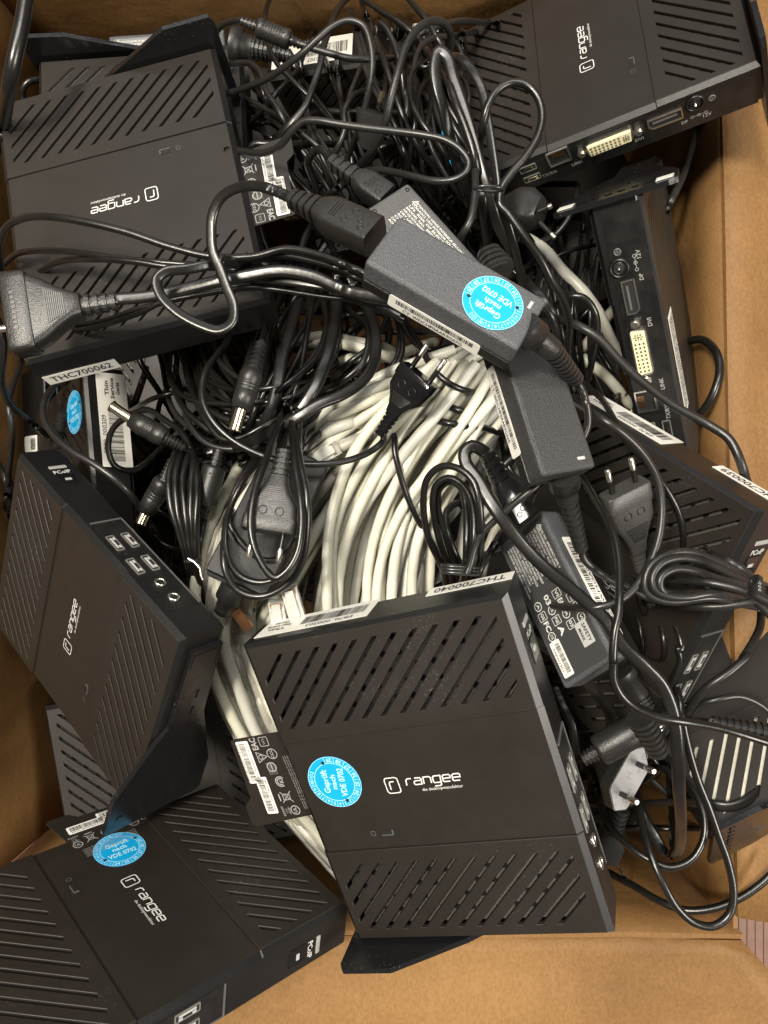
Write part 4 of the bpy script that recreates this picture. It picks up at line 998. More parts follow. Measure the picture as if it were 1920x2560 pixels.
for k,s in enumerate(('j 540,560 560,800 600,1000 650,1250 720,1450','j 600,620 590,820 560,1000 520,1200 450,1400','j 500,850 540,1000 620,1150 700,1300 760,1500','j 620,880 680,1050 760,1200 840,1400 880,1600','j 480,1000 500,1200 520,1400 540,1640','j 560,1400 640,1330 700,1230 760,1150','j 240,1000 330,1180 440,1400 560,1600 640,1700','j 340,1160 400,1300 480,1450 600,1600','j 90,1330 150,1240 230,1210 330,1200')):
    K(s,'thin cord among the parallel strands behind the tied flat cord',13,.60,group='parallel strands behind the tied flat cord')
# ferrite cord at the top
r0=empty('power_lead'); tag(r0,'black lead with ribbed ferrite core lying in front of the upper cardboard wall','cord')
K('i 60,470 90,400 110,310 170,220 250,180 330,170 450,215@.60 620,285@.60 780,345@.60 930,400 1100,450 1250,485 1450,490 1700,470','',16,.61,m='cable_soft',parent=r0,partname='cable')
ferrite(Wp('i 470,225@.598'),Wp('i 750,335@.602'),.0076,r0,ribbed=True,neck=.0125)
# second large plug beside the label brick
r0=empty('power_lead'); tag(r0,'black lead with round collar plug pushed into the brick behind the upper left thin client','cord')
mx,L_=fr(Wp('i 270,370@.70'),Wp('i 760,470@.70')); s=MB(); s.loft([sup(.016,.016,z,1,18) for z in(0,.008)]+[sup(.012,.012,.009,1,18),sup(.0105,.0105,L_*.35,1,18)],mx); s.build('plug_body','plug',r0); s=MB(); ribs(s,mx,L_*.35,L_,.0095,.006,9,1,1); s.build('strain_relief','plug',r0)
K('i 740,465@.70 820,500 840,560 800,640 700,720','',14,.69,parent=r0,partname='cable')
K('i 250,770 400,720 560,650 720,540 850,440 980,320 1100,220 1230,170 1350,210 1410,350 1430,560 1390,800 1320,1050 1230,1300','grey-black cord rising from the thin client edge into a high arch then dropping',16,.57,m='cable_soft')
K('j -30,1400 60,1300 140,1180 200,1050 260,800 330,550 390,370 480,240 580,178 680,185 740,250 758,330 735,450','soft black cord forming the high round loop at the top of the tangle',19,.55,m='cable_soft')
K('j 590,490 490,540 420,650 430,850 500,1000 600,1130 700,1270 850,1430 900,1600','cord bowed left around the flat tied cord',15,.57)
K('j 590,620 510,720 470,850 460,1000 430,1200 400,1400 360,1530','cord falling inside the left-bowed one down to the grey adapter',14,.58)
# blue clip seen in the tangle
mb=MB(); mx,L_=fr(W(1128,385,.60),W(1148,425,.60)); mb.loft([sup(.004,.0016,z*L_,1,14) for z in(0,1)],mx)
mx,L_=fr(W(1112,325,.60),W(1122,343,.60)); mb.loft([sup(a_,.0016,z*L_,1,14) for z,a_ in((-.1,.001),(0,.003),(.5,.0042),(1,.003),(1.1,.001))],mx); o=mb.build('cable_clip','blue'); tag(o,'bright blue plastic clip among the strands beside the tied flat cord','clip')
mb=MB(); P=[W(u,v,.90) for u,v in((760,345),(800,335),(835,350),(850,375),(820,365),(780,360))]; mb.loft([[tuple(p) for p in P],[tuple(p-Vector((0,0,.004))) for p in P]],smooth=False); o=mb.build('sticker_scrap','blue'); tag(o,'crumpled blue sticker deep in the dark gap above the upper information tag','sticker')
for k_ in('K7','K4','K9'): zbox(*BR[k_])
# tied flat cord
tb=empty('mains_cable'); tag(tb,'long flat black cord folded in loops by a twist tie, upper right of centre','cord')
K('j 890,1650 800,1350 740,1120 690,900 640,720 620,560 655,425 720,470 770,640 850,870 930,1130 990,1350 1080,1640 l 1130,400 1210,560 1290,760','',29,.535,sec='twin',parent=tb,partname='cable',twist=.5)
K('j 640,540 720,650 790,850 870,1050 950,1300 1010,1640','',20,.545,parent=tb,partname='cable')
K('j 660,500 740,470 830,485 930,590 1010,740 1050,950 1090,1200 1130,1480 1150,1650 l 1170,330 1240,560 1290,780 1320,900','',23,.525,sec='twin',parent=tb,partname='cable',twist=1.2)
K('j 985,1260 1010,1080 1060,880 1130,760 1240,690 1370,700 1470,800 1510,950 1480,1120 1380,1290 1260,1430 1170,1570 1160,1700 l 1190,330 1300,480 1400,620 1480,770 1545,880 1590,1020 1585,1180','',20,.52,parent=tb,partname='cable')
K('l 990,60 1025,190 1050,400 1078,600','',25,.52,sec='twin',parent=tb,partname='cable',twist=.4)
K('l 985,-20 990,200 960,380 880,520 840,600','dull cord passing left of the twist tie toward the blue-stickered brick',18,.52,m='cable_soft')
K('l 1330,790 1430,900 1500,1030 1512,1140 1480,1200','flat cord emerging right of the blue-stickered brick and bending down',26,.52,sec='twin')
tie_ring(1222,472,.505,36,15,-3,tb)
s=MB(); mx,L_=fr(Wp('l 1075,590@.50'),Wp('l 1150,720@.49')); ribs(s,mx,0,L_,.008,.011,4,.8); s.build('strain_relief','plug',tb)
# T9: long soft loop ending round the top
K('i 350,1255 520,1270 650,1220 760,1090 850,1010 960,1000 1150,1030 1400,1065 j 250,1085 520,1120 700,1160 830,1240 900,1340 880,1430 780,1490 600,1500 400,1455 200,1415 50,1420 -80,1500','charcoal cord in one wide loop right above the connector bodies',18,.54,m='cable_soft',stiff=25)
# small two-pin plugs in the tangle
r0=empty('power_plug'); tag(r0,'black plug seen end-on, one gold pin up, in the tangle above the adapters','plug')
mx,L_=fr(Wp('j 60,1230@.60'),Wp('j 120,930@.585')); s=MB(); s.loft([sup(.006,.006,0,.6),sup(.011,.008,L_*.5,.5),sup(.014,.008,L_,.4)],mx); s.build('plug_body','plug',r0)
s=MB(); a_=Wp('j 150,900@.583'); b_=Wp('j 185,760@.575'); mx,L_=fr(a_,b_); s.loft([sup(.002,.002,z*L_,1,10) for z in(0,.4)],mx); s.build('pin_sleeve','cable',r0); s=MB(); s.loft([sup(.0022,.0022,z*L_,1,10) for z in(.4,1)],mx); s.build('pin','brass',r0)
r0=empty('power_plug'); tag(r0,'angled black plug, pins pointing down-right, near the smoked stand foot','plug')
mx,L_=fr(Wp('l 1190,300@.60'),Wp('l 1400,330@.585')); s=MB(); s.loft([sup(.008,.010,0,.7),sup(.016,.012,L_*.35,.7),sup(.016,.012,L_*.7,.6),sup(.010,.010,L_*1.05,.5)],mx); s.build('plug_body','plug',r0)
for s0 in('l 1400,400@.585 1500,500@.58','l 1390,330@.575 1480,290@.57'):
    t=s0.split(); mx,L_=fr(Wp('l '+t[1]),Wp('l '+t[2])); s=MB(); s.loft([sup(.0021,.0021,z*L_,1,10) for z in(0,.75)],mx); s.build('pin_sleeve','cable',r0); s=MB(); s.loft([sup(.0022,.0022,z*L_,1,10) for z in(.75,1.0)],mx); s.build('pin','nickel',r0)
# ---- right side of the box
K('d 1010,-40 970,100 930,230 870,360 820,460@.68 760,580@.76','smooth cord hanging down the right cardboard wall beside the stand foot',18,.66,m='cable_soft')
K('d 880,1360@.76 940,1335 970,1310 1060,1300 1140,1370 1170,1480 1140,1620 1090,1720 1030,1800 980,1860','cord bowed out against the right cardboard wall',20,.64)
K('d 50,790 150,740 230,710 320,690','thin cord leading to the upright thin client, printed with small letters',11,.62)
K('d 80,1100 180,1020 290,1030 360,1130 370,1280 340,1430 310,1560','cord looping beside the upright thin client above the network cables',17,.60)
K('d 380,930 370,1030 300,1120 220,1200','thin cord behind the loop beside the upright thin client',11,.64)
K('d 390,1380 440,1460 500,1560','short cord stub under the upright thin client',12,.66)
K('d 440,1800 400,1880 320,1940 260,1960 200,1930','thin cord curl above the standing plug',13,.60)
K('e 240,480 330,490 430,570 490,650','thin dark cord arched behind the pins of the standing plug',12,.60)

# ---- cords across the centre left
K('m 970,-60 940,60 900,200 850,370 820,560 770,760 700,900 660,1000','broad flat brown-black cord dropping past the barrel plug',30,.60,sec='twin',m='cable_soft')
K('m 770,-40 760,200 770,430 790,600','thin straight cord behind the broad flat cord',10,.64)
K('m 830,180 900,40 960,-40 1080,-40','loose cord arcing out from under the thin client corner',15,.60)
K('m 820,330 810,200 860,90 930,20','second loose cord arcing out from under the thin client corner',13,.60)
K('m 210,380 250,480 380,580 520,620 750,610 900,580 1150,540 1300,500','slim cord running right below the boot of the upright barrel plug',14,.62)
K('m 70,370 70,540 130,640 250,700 400,715 540,720 700,700 900,690','slim cord hooking round from the left under the upright barrel plug',14,.61)
K('m 340,720 420,770 520,790 620,770','short slim cord under the metal tip of the upright barrel plug',12,.62)
K('m 160,340 190,540 250,700 340,870 430,960 560,950 700,880 900,770 1000,700','cord in the wide bowl below the upright barrel plug, inner strand',15,.60)
K('m 150,660 190,830 280,960 400,1020 560,1025 750,960 900,850','dull cord in the wide bowl below the upright barrel plug, outer strand',15,.60,m='cable_soft')
K('m 1130,20 1150,120 1140,240 1090,380 980,500 850,600 720,720 620,760','cord curving from the adapter down to the upright barrel plug',16,.59)
K('m 1250,20 1340,100 1430,180 1440,300 1400,430 1300,530 1200,590 1050,650','slim cord inside the flat curved cords left of centre',16,.58)
K('m 1560,40 1560,150 1520,220 1440,330 1300,440 1180,560','glossy slim cord slanting under the barcode brick',14,.585)
K('m 1610,60 1650,180 1655,320 1620,430 1540,510 1420,530','cord hooked round beside the two-pin plug at centre',13,.59)
K('l 480,980 520,1100 515,1260 430,1360 300,1385','narrow cord curved below the barcode strip of the top brick',14,.58)
K('l 430,900 520,1040 620,1180 740,1210 830,1190','narrow cord passing behind the pins of the centre plug',14,.585)
K('l 540,1020 640,1190 720,1330 830,1430 1000,1490 1100,1500','smooth cord running from the barcode strip down-right to the lower brick',16,.57)
K('m 1220,-40 1215,100 1195,220 1160,380 1090,560 1010,700 900,830 750,920 600,990 450,1020','long flat glossy cord sweeping down in front of the others left of centre',31,.56,sec='twin')
K('m 1370,-40 1450,100 1490,250 1480,420 1400,560 1250,660 1100,720 950,810 800,890 650,980','flat glossy cord sweeping parallel on the right side of the long one',28,.57,sec='twin')
K('l 740,1520 820,1570 940,1610 1080,1590','short thick cord between centre plug and the lower brick',17,.57)
K('p -30,20 -20,20 x 985,1090 p 100,200 160,450 240,650 340,820 440,990','long thin cord hanging over the ivory cables into the tied coil',15,.57,m='cable')
K('p 310,-20 420,10 560,40 700,50 800,80','thick glossy cord leading into the lower adapter from the centre plug',18,.56)

# ---- two-pin plug at centre
r0=empty('mains_cable'); tag(r0,'glossy black two-pin plug at the centre pointing up-right, its cord sweeping left','cord')
europlug(Wp('x 986,1032@.548'),Wp('x 1052,936@.535'),.032,(-.25,.1,1),r0,m='gloss')
K('l 400,1730@.56 m 1545,965@.565 1450,1050 1250,1120 1000,1135 750,1090 550,1000 400,880 310,740 290,620 320,480 400,370 470,270 480,180','',17,.545,parent=r0,partname='cable',stiff=25)

# ---- barrel plugs at left
def dc(label,s,rb_,cordpts,w,base=.6,m='cable'):
    r=empty('barrel_plug_lead'); tag(r,label,'lead'); t=s.split(); P=[Wp(f'{t[0]} {x}') for x in t[1:]]
    barrel(*P,rb_,r)
    if cordpts: K(cordpts,'',w,base,parent=r,partname='cable',m=m)
    return r
dc('barrel plug lying upright, gold tip pointing down, on the looped cords','m 515,905@.535 560,755@.535 640,485@.540 702,290@.55',.0083,'m 702,290@.552 720,200 700,100 640,40',14,.57)
dc('barrel plug with gold tip pointing up-left over the standing barcode sticker','n 632,372@.60 770,465@.60 1010,595@.60 1140,665@.605',.0083,'n 1140,665@.605 1180,690 1120,560 1000,470 880,400 760,440 650,520 610,640 650,780 770,822 880,760 980,660 1080,600',15,.64)
dc('barrel plug leaning beside the bundled lead, tip pointing down-left at the tilted client','n 828,1190@.62 872,1100@.62 1000,885@.61 1060,740@.61',.0083,'n 1060,740@.61 1080,680 1150,640',14,.6)
# long cord over the left
K('n 300,160 230,240 170,340 165,450 220,560 350,680 520,780 680,900 780,1000 850,1110','smooth charcoal cord from under the numbered client across to the leaning barrel plug',17,.60,m='cable_soft')
K('n 300,240 320,330 300,420','thin lead with ribbed boot standing beside the blue oval sticker',12,.72)
mx,L_=fr(Wp('n 300,410@.72'),Wp('n 262,640@.74')); s=MB(); ribs(s,mx,0,L_,.005,.009,7,1,1); o=s.build('cord_boot','plug'); tag(o,'ribbed black cord boot standing beside the blue oval sticker','cord boot')
K('n 930,1260 1000,1330 1110,1360 1200,1350','thin cord under the lower end of the bundled lead',13,.63)
K('n 780,400 900,330 1060,280 1200,240','thin printed cord above the left barrel plug',12,.64)
K('n 1480,820 1560,760 1659,700','short cord between the ferrite lead and the looped plug',12,.60)
# bundled lead, left
r0=empty('power_lead'); tag(r0,'lead folded into five vertical strands, left of the ivory cables','cord')
for k,s in enumerate(('n 1150,640 1090,690 1030,850 1040,1050 1100,1250 1150,1430 1180,1600','n 1150,650 1120,690 1075,850 1090,1100 1140,1300 1170,1430 1200,1600','n 1160,650 1165,700 1125,870 1140,1100 1170,1300 1190,1430 1220,1600','n 1170,650 1200,710 1185,900 1180,1100 1200,1300 1210,1430 1240,1620','n 1180,660 1215,760 1225,950 1215,1200 1222,1430 1250,1640')): K(s,'',17,.575-.003*k,parent=r0,partname='cable')
tie_ring(482,1402,.565,20,14,5,r0)
mb=MB(); sweep(mb,[W(u,v,.56) for u,v in((470,1396),(486,1405),(500,1420),(503,1440),(508,1450))],.0011,'round',6); mb.build('tie_end','nickel',r0)
r0=empty('power_lead'); tag(r0,'lead with smooth oval ferrite core hanging beside the five-strand bundle','cord')
K('n 1390,560 1350,620 1352,690@.60 1345,800@.60 1275,1080@.60 1278,1150@.605 1255,1280 1235,1420 1250,1600','',14,.61,parent=r0,partname='cable')
ferrite(Wp('n 1347,785@.60'),Wp('n 1270,1075@.60'),.0094,r0,neck=.013)

# ---- two-pin plug wrapped in its own cord (left of the ivory cables)
r0=empty('mains_cable'); tag(r0,'two-pin plug pointing down, ringed by its own cord, left of the ivory cables','cord')
K('o 560,60 450,230 360,400 340,560 380,650 460,750 560,825 640,832 700,810 780,720 800,600','',15,.545,parent=r0,partname='cable')
K('o 720,-60 700,60 690,170@.525','',26,.53,sec='twin',parent=r0,partname='cable')
europlug(Wp('o 684,262@.520'),Wp('o 612,640@.512'),.0375,(0,.1,1),r0)
K('o 540,130 400,350 320,560 310,720 350,860 430,950 560,985 680,950 780,850 850,680 858,450 830,250 820,0 830,-150','',17,.53,parent=r0,partname='cable')
K('o 330,600 300,760 320,920 400,1040 520,1082 640,1060 780,960 850,820 880,600 875,380 840,200 800,0 760,-150','',18,.53,parent=r0,partname='cable')
K('o 560,300 450,500 390,600','',13,.56,parent=r0,partname='cable')
K('o 690,-130 640,0 600,120 550,250 500,430 490,620 530,780 620,930 660,955 740,900 810,780 840,600 830,400 800,200 780,0 775,-100','',19,.50,parent=r0,partname='cable')
K('o 980,-60 900,20 840,120 830,260','dark cord beside the looped plug cord, going under the thin curved one',17,.56,m='cable_soft')
K('m 990,840 1010,880 1000,960','small wire loop on the looped plug cord',5,.50,m='tie',cat='wire')
POWG=None
# top flat cord of the centre plug lies over the bundle
stampc('C')
# ---- connectors pushed into the two upper adapters, with their cords
r0=empty('mains_cable'); tag(r0,'ribbed cord connector plugged into the grey adapter behind the blue-stickered brick','cord')
c5(Wp('x 828,402@.535'),Wp('x 968,498@.525'),.0185,.0150,r0,(.1,.2,1))
K('x 828,402@.536 815,385 800,372 770,400 790,470 800,560 830,620','',18,.58,parent=r0,partname='cable')
L='cord in the tied bundle across the numbered client'
K('b 400,745 600,720 800,650 1000,600 1300,530 1500,500 1700,490 2000,520 x 900,735@.51 1000,770@.51',L+', lower thin strand',14,.535)
K('b 380,782 600,745 850,660 950,610 1200,560 1500,520 1900,570 x 900,755@.52 1010,800@.52',L+', lowest strand',14,.535)
K('b 20,380 100,320 250,300 450,310 700,345 950,370 1200,385 1400,375 1659,345 1850,370 x 880,690@.50 980,720@.50',L+', second from the top',16,.53)
K('b 240,425 350,365 550,350 800,365 1000,395 1250,400 1500,430 1850,500 x 890,735@.51 1000,790@.51',L+', third from the top',17,.53)
K('b 1380,400 1659,330 1850,360 2050,420@.50 x 960,710@.50',L+', short strand right of the loop',20,.52)
K('b 1350,470 1600,470 1850,500 2060,540@.51 x 960,760@.51',L+', flat strand running under the top brick',24,.525,sec='twin')
K('b 0,420 0,260 40,160 150,105 300,100 500,130 750,190 1000,275 1250,335 1500,335 1700,290 1900,330 x 880,670@.49 970,710@.49',L+', highest strand making the big left bend',19,.515)
r0=empty('mains_cable'); tag(r0,'wide angled earthed plug at the left edge with ribbed neck and flat cord','cord')
# contour plug
mx,L_=fr(W(206,765,.505),W(22,790,.50),(0,.05,1)); h=.0095; s=MB()
s.loft([sup(.008,h*.8,0,.5),sup(.009,h,L_*.10,.45),sup(.0135,h,L_*.28,.4),sup(.0205,h,L_*.48,.35),sup(.0235,h,L_*.62,.3),sup(.0245,h,L_*.66,.3)],mx)
s.loft([sup(.0255,h*1.1,L_*.66,.22),sup(.0265,h*1.15,L_*.70,.2),sup(.0268,h*1.15,L_*.97,.2),sup(.0262,h*1.05,L_,.2)],mx); o=s.build('plug_body','plug',r0); zbox(mx,(-.026,-h,0),(.026,h,L_))
g=MB()
for i in range(10): g.box((0,h,L_*(.20+.026*i)),(.013+.0012*i,.0010,.0009),mx)
for i in range(8): g.box((-.012+i*.0033,h*1.16,L_*.85),(.0020,.0006,.0026),mx)
g.build('grip_marks','cable_soft',o)
s=MB(); ribs(s,mx,-.022,0,.0058,.0075,4,.85); s.build('strain_relief','plug',r0)
for v in(705,820):
    mx2,L2=fr(W(24,v,.50),W(-40,v+8,.50)); s=MB(); s.loft([sup(.0024,.0024,z,1,12) for z in(0,L2)],mx2); s.build('pin','nickel',r0)
K('x 285,748@.505 b 850,575 1000,550 1250,490 1450,450 1659,420 1850,450 2060,540@.50 x 980,750@.50','',31,.515,sec='twin',parent=r0,partname='cable',twist=.3)
r0=empty('mains_cable'); tag(r0,'cord plugged into the blue-stickered brick, its flat cable drooping in a loop','cord')
c5(Wp('x 730,497@.452'),Wp('x 938,592@.432'),.0210,.0165,r0,(.15,.25,1),rl=.021)
K('x 730,497@.455 695,480@.46 650,466 600,468 555,492 532,535 528,590 532,630 548,668 565,715 584,765 580,805 548,825 500,812 440,778 400,735 392,700 412,680 470,672 540,660 620,660','',27,.49,sec='twin',parent=r0,partname='cable',twist=.6,stiff=30)
tie_ring(553,655,.492,16,14,70,r0)

zbox(*BR['K2']); zbox(*BR['K3'])
# ---- K1 and K2 output leads
def lead(parent,pm,collar,s1,s2,r1,r2,pts,w,base,m='cable_soft',rn=9):
    a=Wp(collar); b=Wp(s1); c=Wp(s2)
    mx,L_=fr(a,b); s=MB(); s.loft([sup(r1*1.15,r1*1.15,-.006,1,18),sup(r1*1.15,r1*1.15,.0035,1,18),sup(r1*.8,r1*.8,.0045,1,18),sup(r1*.86,r1*.86,.006,1,18),sup(r1*.8,r1*.8,L_,1,18)],mx); pchild(s.build('lead_collar','plug',None),parent,pm)
    mx,L_=fr(b,c); s=MB(); ribs(s,mx,-.001,L_,r1*.76,r2,rn,1,1); pchild(s.build('strain_relief','plug',None),parent,pm)
    P,r=path(Q(pts),base,w); mb=MB(); sweep(mb,P,r,'round',k=12); pchild(mb.build('output_cable',m,None),parent,pm)
lead(bK2,mK2,'p 1275,430@.450','p 1300,560@.462','p 1395,905@.485',.0080,.0045,'p 1395,905@.485 1410,960 1480,1030 1600,1110 1659,1140 e 400,1560 560,1650 700,1720 850,1742 1050,1712 1250,1690 1480,1740 1700,1850',19,.50)
lead(bK1,mK1,'l 1345,1105@.412','l 1480,1210@.422','l 1640,1410@.452',.0080,.0048,'l 1640,1410@.452 1685,1500@.455 p 1440,20 1400,130 1300,250 1150,400 950,560 800,690 680,820 620,1010 600,1060',18,.48)

stampc('E'); stampc('F')
# ---- right middle: plugs and cords
r0=empty('mains_cable'); tag(r0,'two-pin plug standing pins up between the lower brick and the numbered client on edge','cord')
europlug(Wp('e 603,1330@.540'),Wp('e 505,850@.515'),.0340,(.10,.1,1),r0,m='plug_lit')
K('e 610,1540@.55 620,1640 640,1760 700,1900','',18,.57,parent=r0,partname='cable')
K('e 530,1740 600,1850 640,2000 650,2212 g 720,200 700,300','slim cord dropping below the standing plug, left strand',14,.58)
K('e 700,1780 780,1900 820,2050 810,2212 g 780,120 760,200','slim cord dropping below the standing plug, flat middle strand',17,.57)
K('e 880,1790 870,1950 860,2212','slim cord dropping straight below the tied coil at right',12,.60)
K('e 740,1810 850,1870 930,1990 960,2130 g 1000,60 1020,130 970,280 900,370 800,480','slim cord dropping from the tied coil and curling left',15,.57)
K('e 250,80 330,150 420,300 500,440 600,560 740,720 850,880 930,1030 970,1200 970,1350 960,1450','slim cord passing behind the standing plug down into the tied coil',16,.52)
K('e 1590,1830 1580,1950 1520,2080 1440,2212 g 1520,110 1380,230 1200,360 1100,480 1020,600','cord falling from the tied coil along the right then bending back left',20,.57,m='cable_soft')
r0=empty('mains_cable'); tag(r0,'hairpin-bent cord with ribbed connector plugged into the label-covered brick','cord')
c5(Wp('x 1215,1132@.478'),Wp('x 1304,1290@.492'),.0185,.0155,r0,(.2,.1,1),rl=.021,m='gloss')
K('x 1215,1132@.478 p 690,200 640,180 590,215 590,290 680,420 760,560 850,690 1000,880 1150,1030 1300,1150 1450,1280 1560,1380 g 600,40 750,180 880,320 950,470 990,650 1005,850 1012,1100 1025,1350 1012,1520 985,1565 968,1480@.60 958,1250@.66 940,1000@.69','',31,.475,sec='twin',parent=r0,partname='cable',twist=.4,stiff=30)
K('e 120,180 300,290 480,410 620,540 720,680 780,820 805,1000 790,1200 750,1350 680,1500 590,1640 450,1750 250,1800 0,1790 -130,1770','long charcoal cord curving round the standing plug and back over the label-covered brick',20,.48,m='cable_soft',stiff=30)
K('x 1373,792 1433,809 1496,846 1550,903 1600,950 1680,1011 1780,1067 1821,1096 1843,1133 1859,1178 1868,1209 1880,1270','charcoal cord crossing the upright rear sockets to the right wall',22,.56,m='cable_soft',stiff=30)
K('e 150,740 200,810 280,940 360,1080 430,1250 465,1450 470,1620 460,1850 430,2000 420,2212 g 535,150 535,280 590,400 690,490 850,560 1050,595 1300,640 1700,760','long cord from under the lower brick, sweeping right over the pale louvres',21,.49,stiff=30)
r0=empty('power_lead'); tag(r0,'coiled power lead tied at the right edge, open loops pointing left','cord')
for k,s in enumerate(('e 1700,1900 1540,1750 1480,1760 1300,1785 1100,1790 850,1780','e 1659,1640 1560,1600 1400,1520 1200,1415 1000,1355 850,1380 720,1460 672,1580 690,1680 770,1730 900,1750 1200,1720 1480,1780','e 1659,1700 1530,1620 1350,1540 1150,1445 950,1405 800,1450 730,1560 755,1660 850,1705 1000,1715 1200,1690 1450,1730','e 1659,1740 1530,1650 1250,1570 1050,1505 900,1495 795,1560 795,1650 870,1690 1050,1670','e 1700,1780 1520,1690 1300,1625 1100,1590 950,1590 840,1610','e 1250,1400 1350,1440 1470,1520 1560,1600')):
    K(s,'',20,.475-.002*k,parent=r0,partname='cable',m='cable_soft')
tie_ring(1888,1472,.455,14,20,60,r0,r=.0018,turns=3)

# ---- tied coil above the front client
r0=empty('power_lead'); tag(r0,'thin lead coiled in nested loops and tied just behind the THC700040 sticker','cord')
for k,s in enumerate(('p 500,1180 560,1050 490,850 455,700 465,620 540,575 590,620','p 540,1180 520,1050 450,800 400,600 410,480 480,425 560,470 592,600 590,1000 560,1150','p 500,1180 480,1050 400,800 365,560 390,450 470,400 560,440 630,560 650,800 620,1000 590,1150','p 460,1180 440,1050 330,800 300,560 330,400 430,320 540,335 640,420 690,600 690,950 640,1120')):
    K(s,'',17,.50-.003*k,parent=r0,partname='cable')
tie_ring(1152,1432,.492,46,16,-4,r0,r=.0013,turns=3)
K('p 660,1110 690,1030 735,955','stub of thick cord poking up behind the THC700040 sticker',20,.47,m='cable_soft')

# ---- lower right tangle
K('g 260,590 360,620 470,660','thin bare wire beside the front client, upper one',6,.62,m='cable_soft',cat='wire')
K('g 260,665 360,662 440,658','thin bare wire beside the front client, lower one',5,.62,m='cable_soft',cat='wire')
K('g 120,360 180,500 230,600 260,800 280,900','flat cord dropping beside the front client socket edge',24,.60,sec='twin')
K('g 550,1720 700,1800 850,1890 1050,1965 1250,1955 1450,1880 1600,1780 1750,1640','cord lying on the bottom cardboard from the front client to the right edge',19,.66,m='cable')
K('g 800,1190 1000,1180 1200,1190 1400,1210 1560,1130 1680,980','broad dull cord bending across the pale louvres at the bottom right',26,.62,sec='twin',m='cable_soft')
K('g 1000,640 1080,560 1150,480 1300,430 1450,410 1600,470 1700,560','thin dark cord arched above the pale louvres',16,.62,m='cable_soft')
K('g 680,1100 760,1300 850,1450 900,1540 960,1560@.66 990,1450@.71','flat cord under the grey-faced plug, inner strand',26,.62,sec='twin')
K('g 800,1000 900,930 960,990 1040,1020 1130,1120 1195,1280 1190,1450 1100,1600 950,1655 780,1590 620,1480 520,1370 460,1270 435,1160','lettered cord making a large oval loop under the grey-faced plug',18,.58)
K('g 960,250 1010,420 1040,600 1090,820 1150,1020 1230,1220 1300,1420 1370,1620 1408,1830 1380,1990 1270,2080 1130,2060 1000,1950 900,1780 820,1600 760,1400 720,1200 700,1100','long cord hanging in a deep loop over the bottom cardboard at lower right',20,.57,stiff=30)
K('g 10,30 150,130 300,260 420,400 500,520 525,640','flat glossy cord from under the front client past the label-covered brick',27,.52,sec='twin',twist=.5)
r0=empty('power_lead'); tag(r0,'large smooth ferrite core on a ribbed lead, lying beside the front client','cord')
ferrite(Wp('g 420,810@.535'),Wp('g 715,640@.530'),.0112,r0,neck=.012)
K('g 300,860 360,845 420,810@.535 715,640@.53 790,590 850,560 960,520','',17,.55,parent=r0,partname='cable')
r0=empty('power_lead'); tag(r0,'ribbed output lead leaving the lower end of the label-covered brick','cord')
mx,L_=fr(Wp('g 590,230@.545'),Wp('g 720,420@.548')); s=MB(); s.loft([sup(.0098,.0098,0,1,18),sup(.0098,.0098,L_*.25,1,18),sup(.0075,.0075,L_*.3,1,18),sup(.0082,.0082,L_*.9,1,18),sup(.007,.007,L_,1,18)],mx); s.build('lead_collar','plug',r0)
mx,L_=fr(Wp('g 720,420@.548'),Wp('g 790,520@.545')); s=MB(); ribs(s,mx,0,L_,.0075,.006,4,1,1); s.build('strain_relief','plug',r0)
mx,L_=fr(Wp('g 730,560@.515'),Wp('g 870,830@.53')); s=MB(); ribs(s,mx,0,L_,.0098,.0070,7,1,1); s.build('strain_relief','plug',r0)
# grey-faced plug
r0=empty('mains_cable'); tag(r0,'two-pin plug with shiny grey moulded face and both pins toward the viewer','cord')
nz=Vector((.30,.03,.95)).normalized(); c0=Wp('g 650,1010@.560'); xx=(Wp('g 830,850@.555')-Wp('g 500,1170@.565')); xx=(xx-nz*xx.dot(nz)).normalized(); yy=nz.cross(xx)
mx=Matrix(((xx.x,yy.x,nz.x,c0.x),(xx.y,yy.y,nz.y,c0.y),(xx.z,yy.z,nz.z,c0.z),(0,0,0,1)))
hexp=[(.0250,.002),(.019,.0105),(-.014,.0105),(-.0250,-.002),(-.019,-.0105),(.014,-.0105)]
hx=[]
for i in range(6):
    a_,b_=hexp[i],hexp[(i+1)%6]
    for q in(.08,.92): hx.append((a_[0]*(1-q)+b_[0]*q,a_[1]*(1-q)+b_[1]*q))
mb=MB(); mb.loft([[(x*.35,y*.6,-.034) for x,y in hx],[(x*.6,y*.8,-.024) for x,y in hx],[(x*1.03,y*1.06,-.012) for x,y in hx],[(x*1.03,y*1.06,-.0004) for x,y in hx]],mx,smooth=False); mb.build('plug_body','plug',r0)
mb=MB(); mb.prism(hx,-.0002,.0004,mx); fo=mb.build('plug_face','nickel',r0); fo.data.materials[0]=M['grey_face']=mat('grey_face',(.16,.16,.165),.42,0)
mb=MB(); z=.0006
for t_,x,y,s_ in(('H',.002,.0015,.008),('177',-.0225,-.001,.003),('KEMA',.010,-.0035,.0026),('VDE',-.008,-.005,.0026)): text(mb,t_,(x,y),s_,.1,mx=mx,z=z)
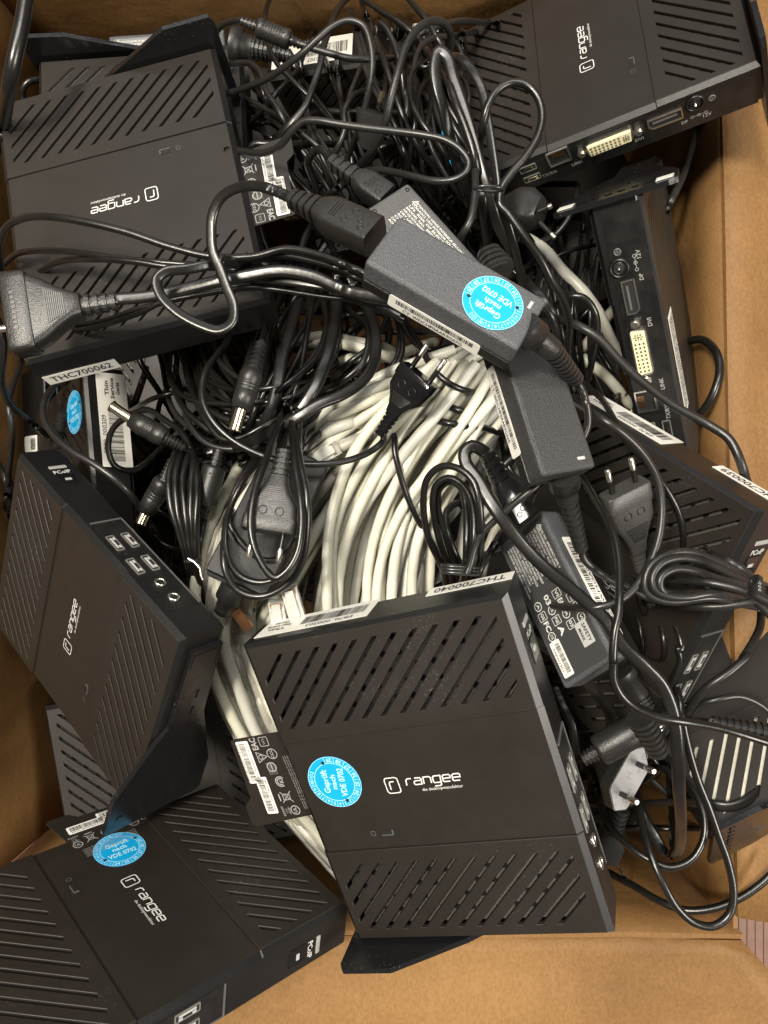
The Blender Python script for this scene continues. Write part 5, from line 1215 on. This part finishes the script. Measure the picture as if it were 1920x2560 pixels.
for x,y in((-.016,.0045),(.014,.0055),(-.014,-.0055),(.020,-.002)): stroke(mb,ringpts((x,y),.0023,12),.0004,mx,z,closed=True); text(mb,'N',(x,y),.002,mx=mx,z=z)
mb.build('moulded_marks','light_plastic',fo)
for sx in(-1,1):
    m2=mx@Matrix.Translation((sx*.0125,0,0)); s=MB(); s.loft([sup(.0021,.0021,z_,1,12) for z_ in(0,.010)],m2); s.build('pin_sleeve','gloss',r0); s=MB(); s.loft([sup(.0023,.0023,.010,1,12),sup(.0023,.0023,.0185,1,12),sup(.0016,.0016,.0192,1,12)],m2); s.build('pin','nickel',r0)
# ribbed lead end at the right edge
r0=empty('power_lead'); tag(r0,'lead with ribbed boot running off the right edge above the pale louvres','cord')
mx,L_=fr(Wp('g 1250,592@.535'),Wp('g 1700,690@.53')); s=MB(); ribs(s,mx,0,L_,.0042,.0078,9,1,1); s.build('strain_relief','cable_soft',r0)
K('g 940,500 1000,560 1120,580 1250,592@.535','',14,.54,parent=r0,partname='cable')
# dull connector in the shadow below the grey-faced plug
r0=empty('power_lead'); tag(r0,'brown-black ribbed lead end in shadow below the grey-faced plug','cord')
mx,L_=fr(Wp('g 600,1230@.66'),Wp('g 470,1560@.68')); s=MB(); ribs(s,mx,0,L_*.45,.006,.008,5,1,1); s.loft([sup(.010,.010,L_*.45,.8),sup(.013,.012,L_*.7,.6),sup(.013,.012,L_,.6)],mx); s.build('plug_body','plug',r0)
K('g 600,1230@.66 640,1160 680,1080','',14,.65,parent=r0,partname='cable')
K('g 460,1500 510,1570 560,1640','loose wire end over the cardboard beside the front client corner',5,.64,m='cable_soft',cat='wire')
# left edge cords
K('x -20,760 8,850 5,960 25,1010 60,1040','dark cord down the left edge below the wide plug',17,.62)
K('x 45,930 22,1000 30,1080 20,1200','dull cord at the left edge beside the small white label',15,.66,m='cable_soft')
K('h -20,250 20,300 50,370 60,450','short dark cord at the left edge above the tilted client',24,.68)
print('OBJ',len(bpy.data.objects),'verts',sum(len(m.vertices) for m in bpy.data.meshes))
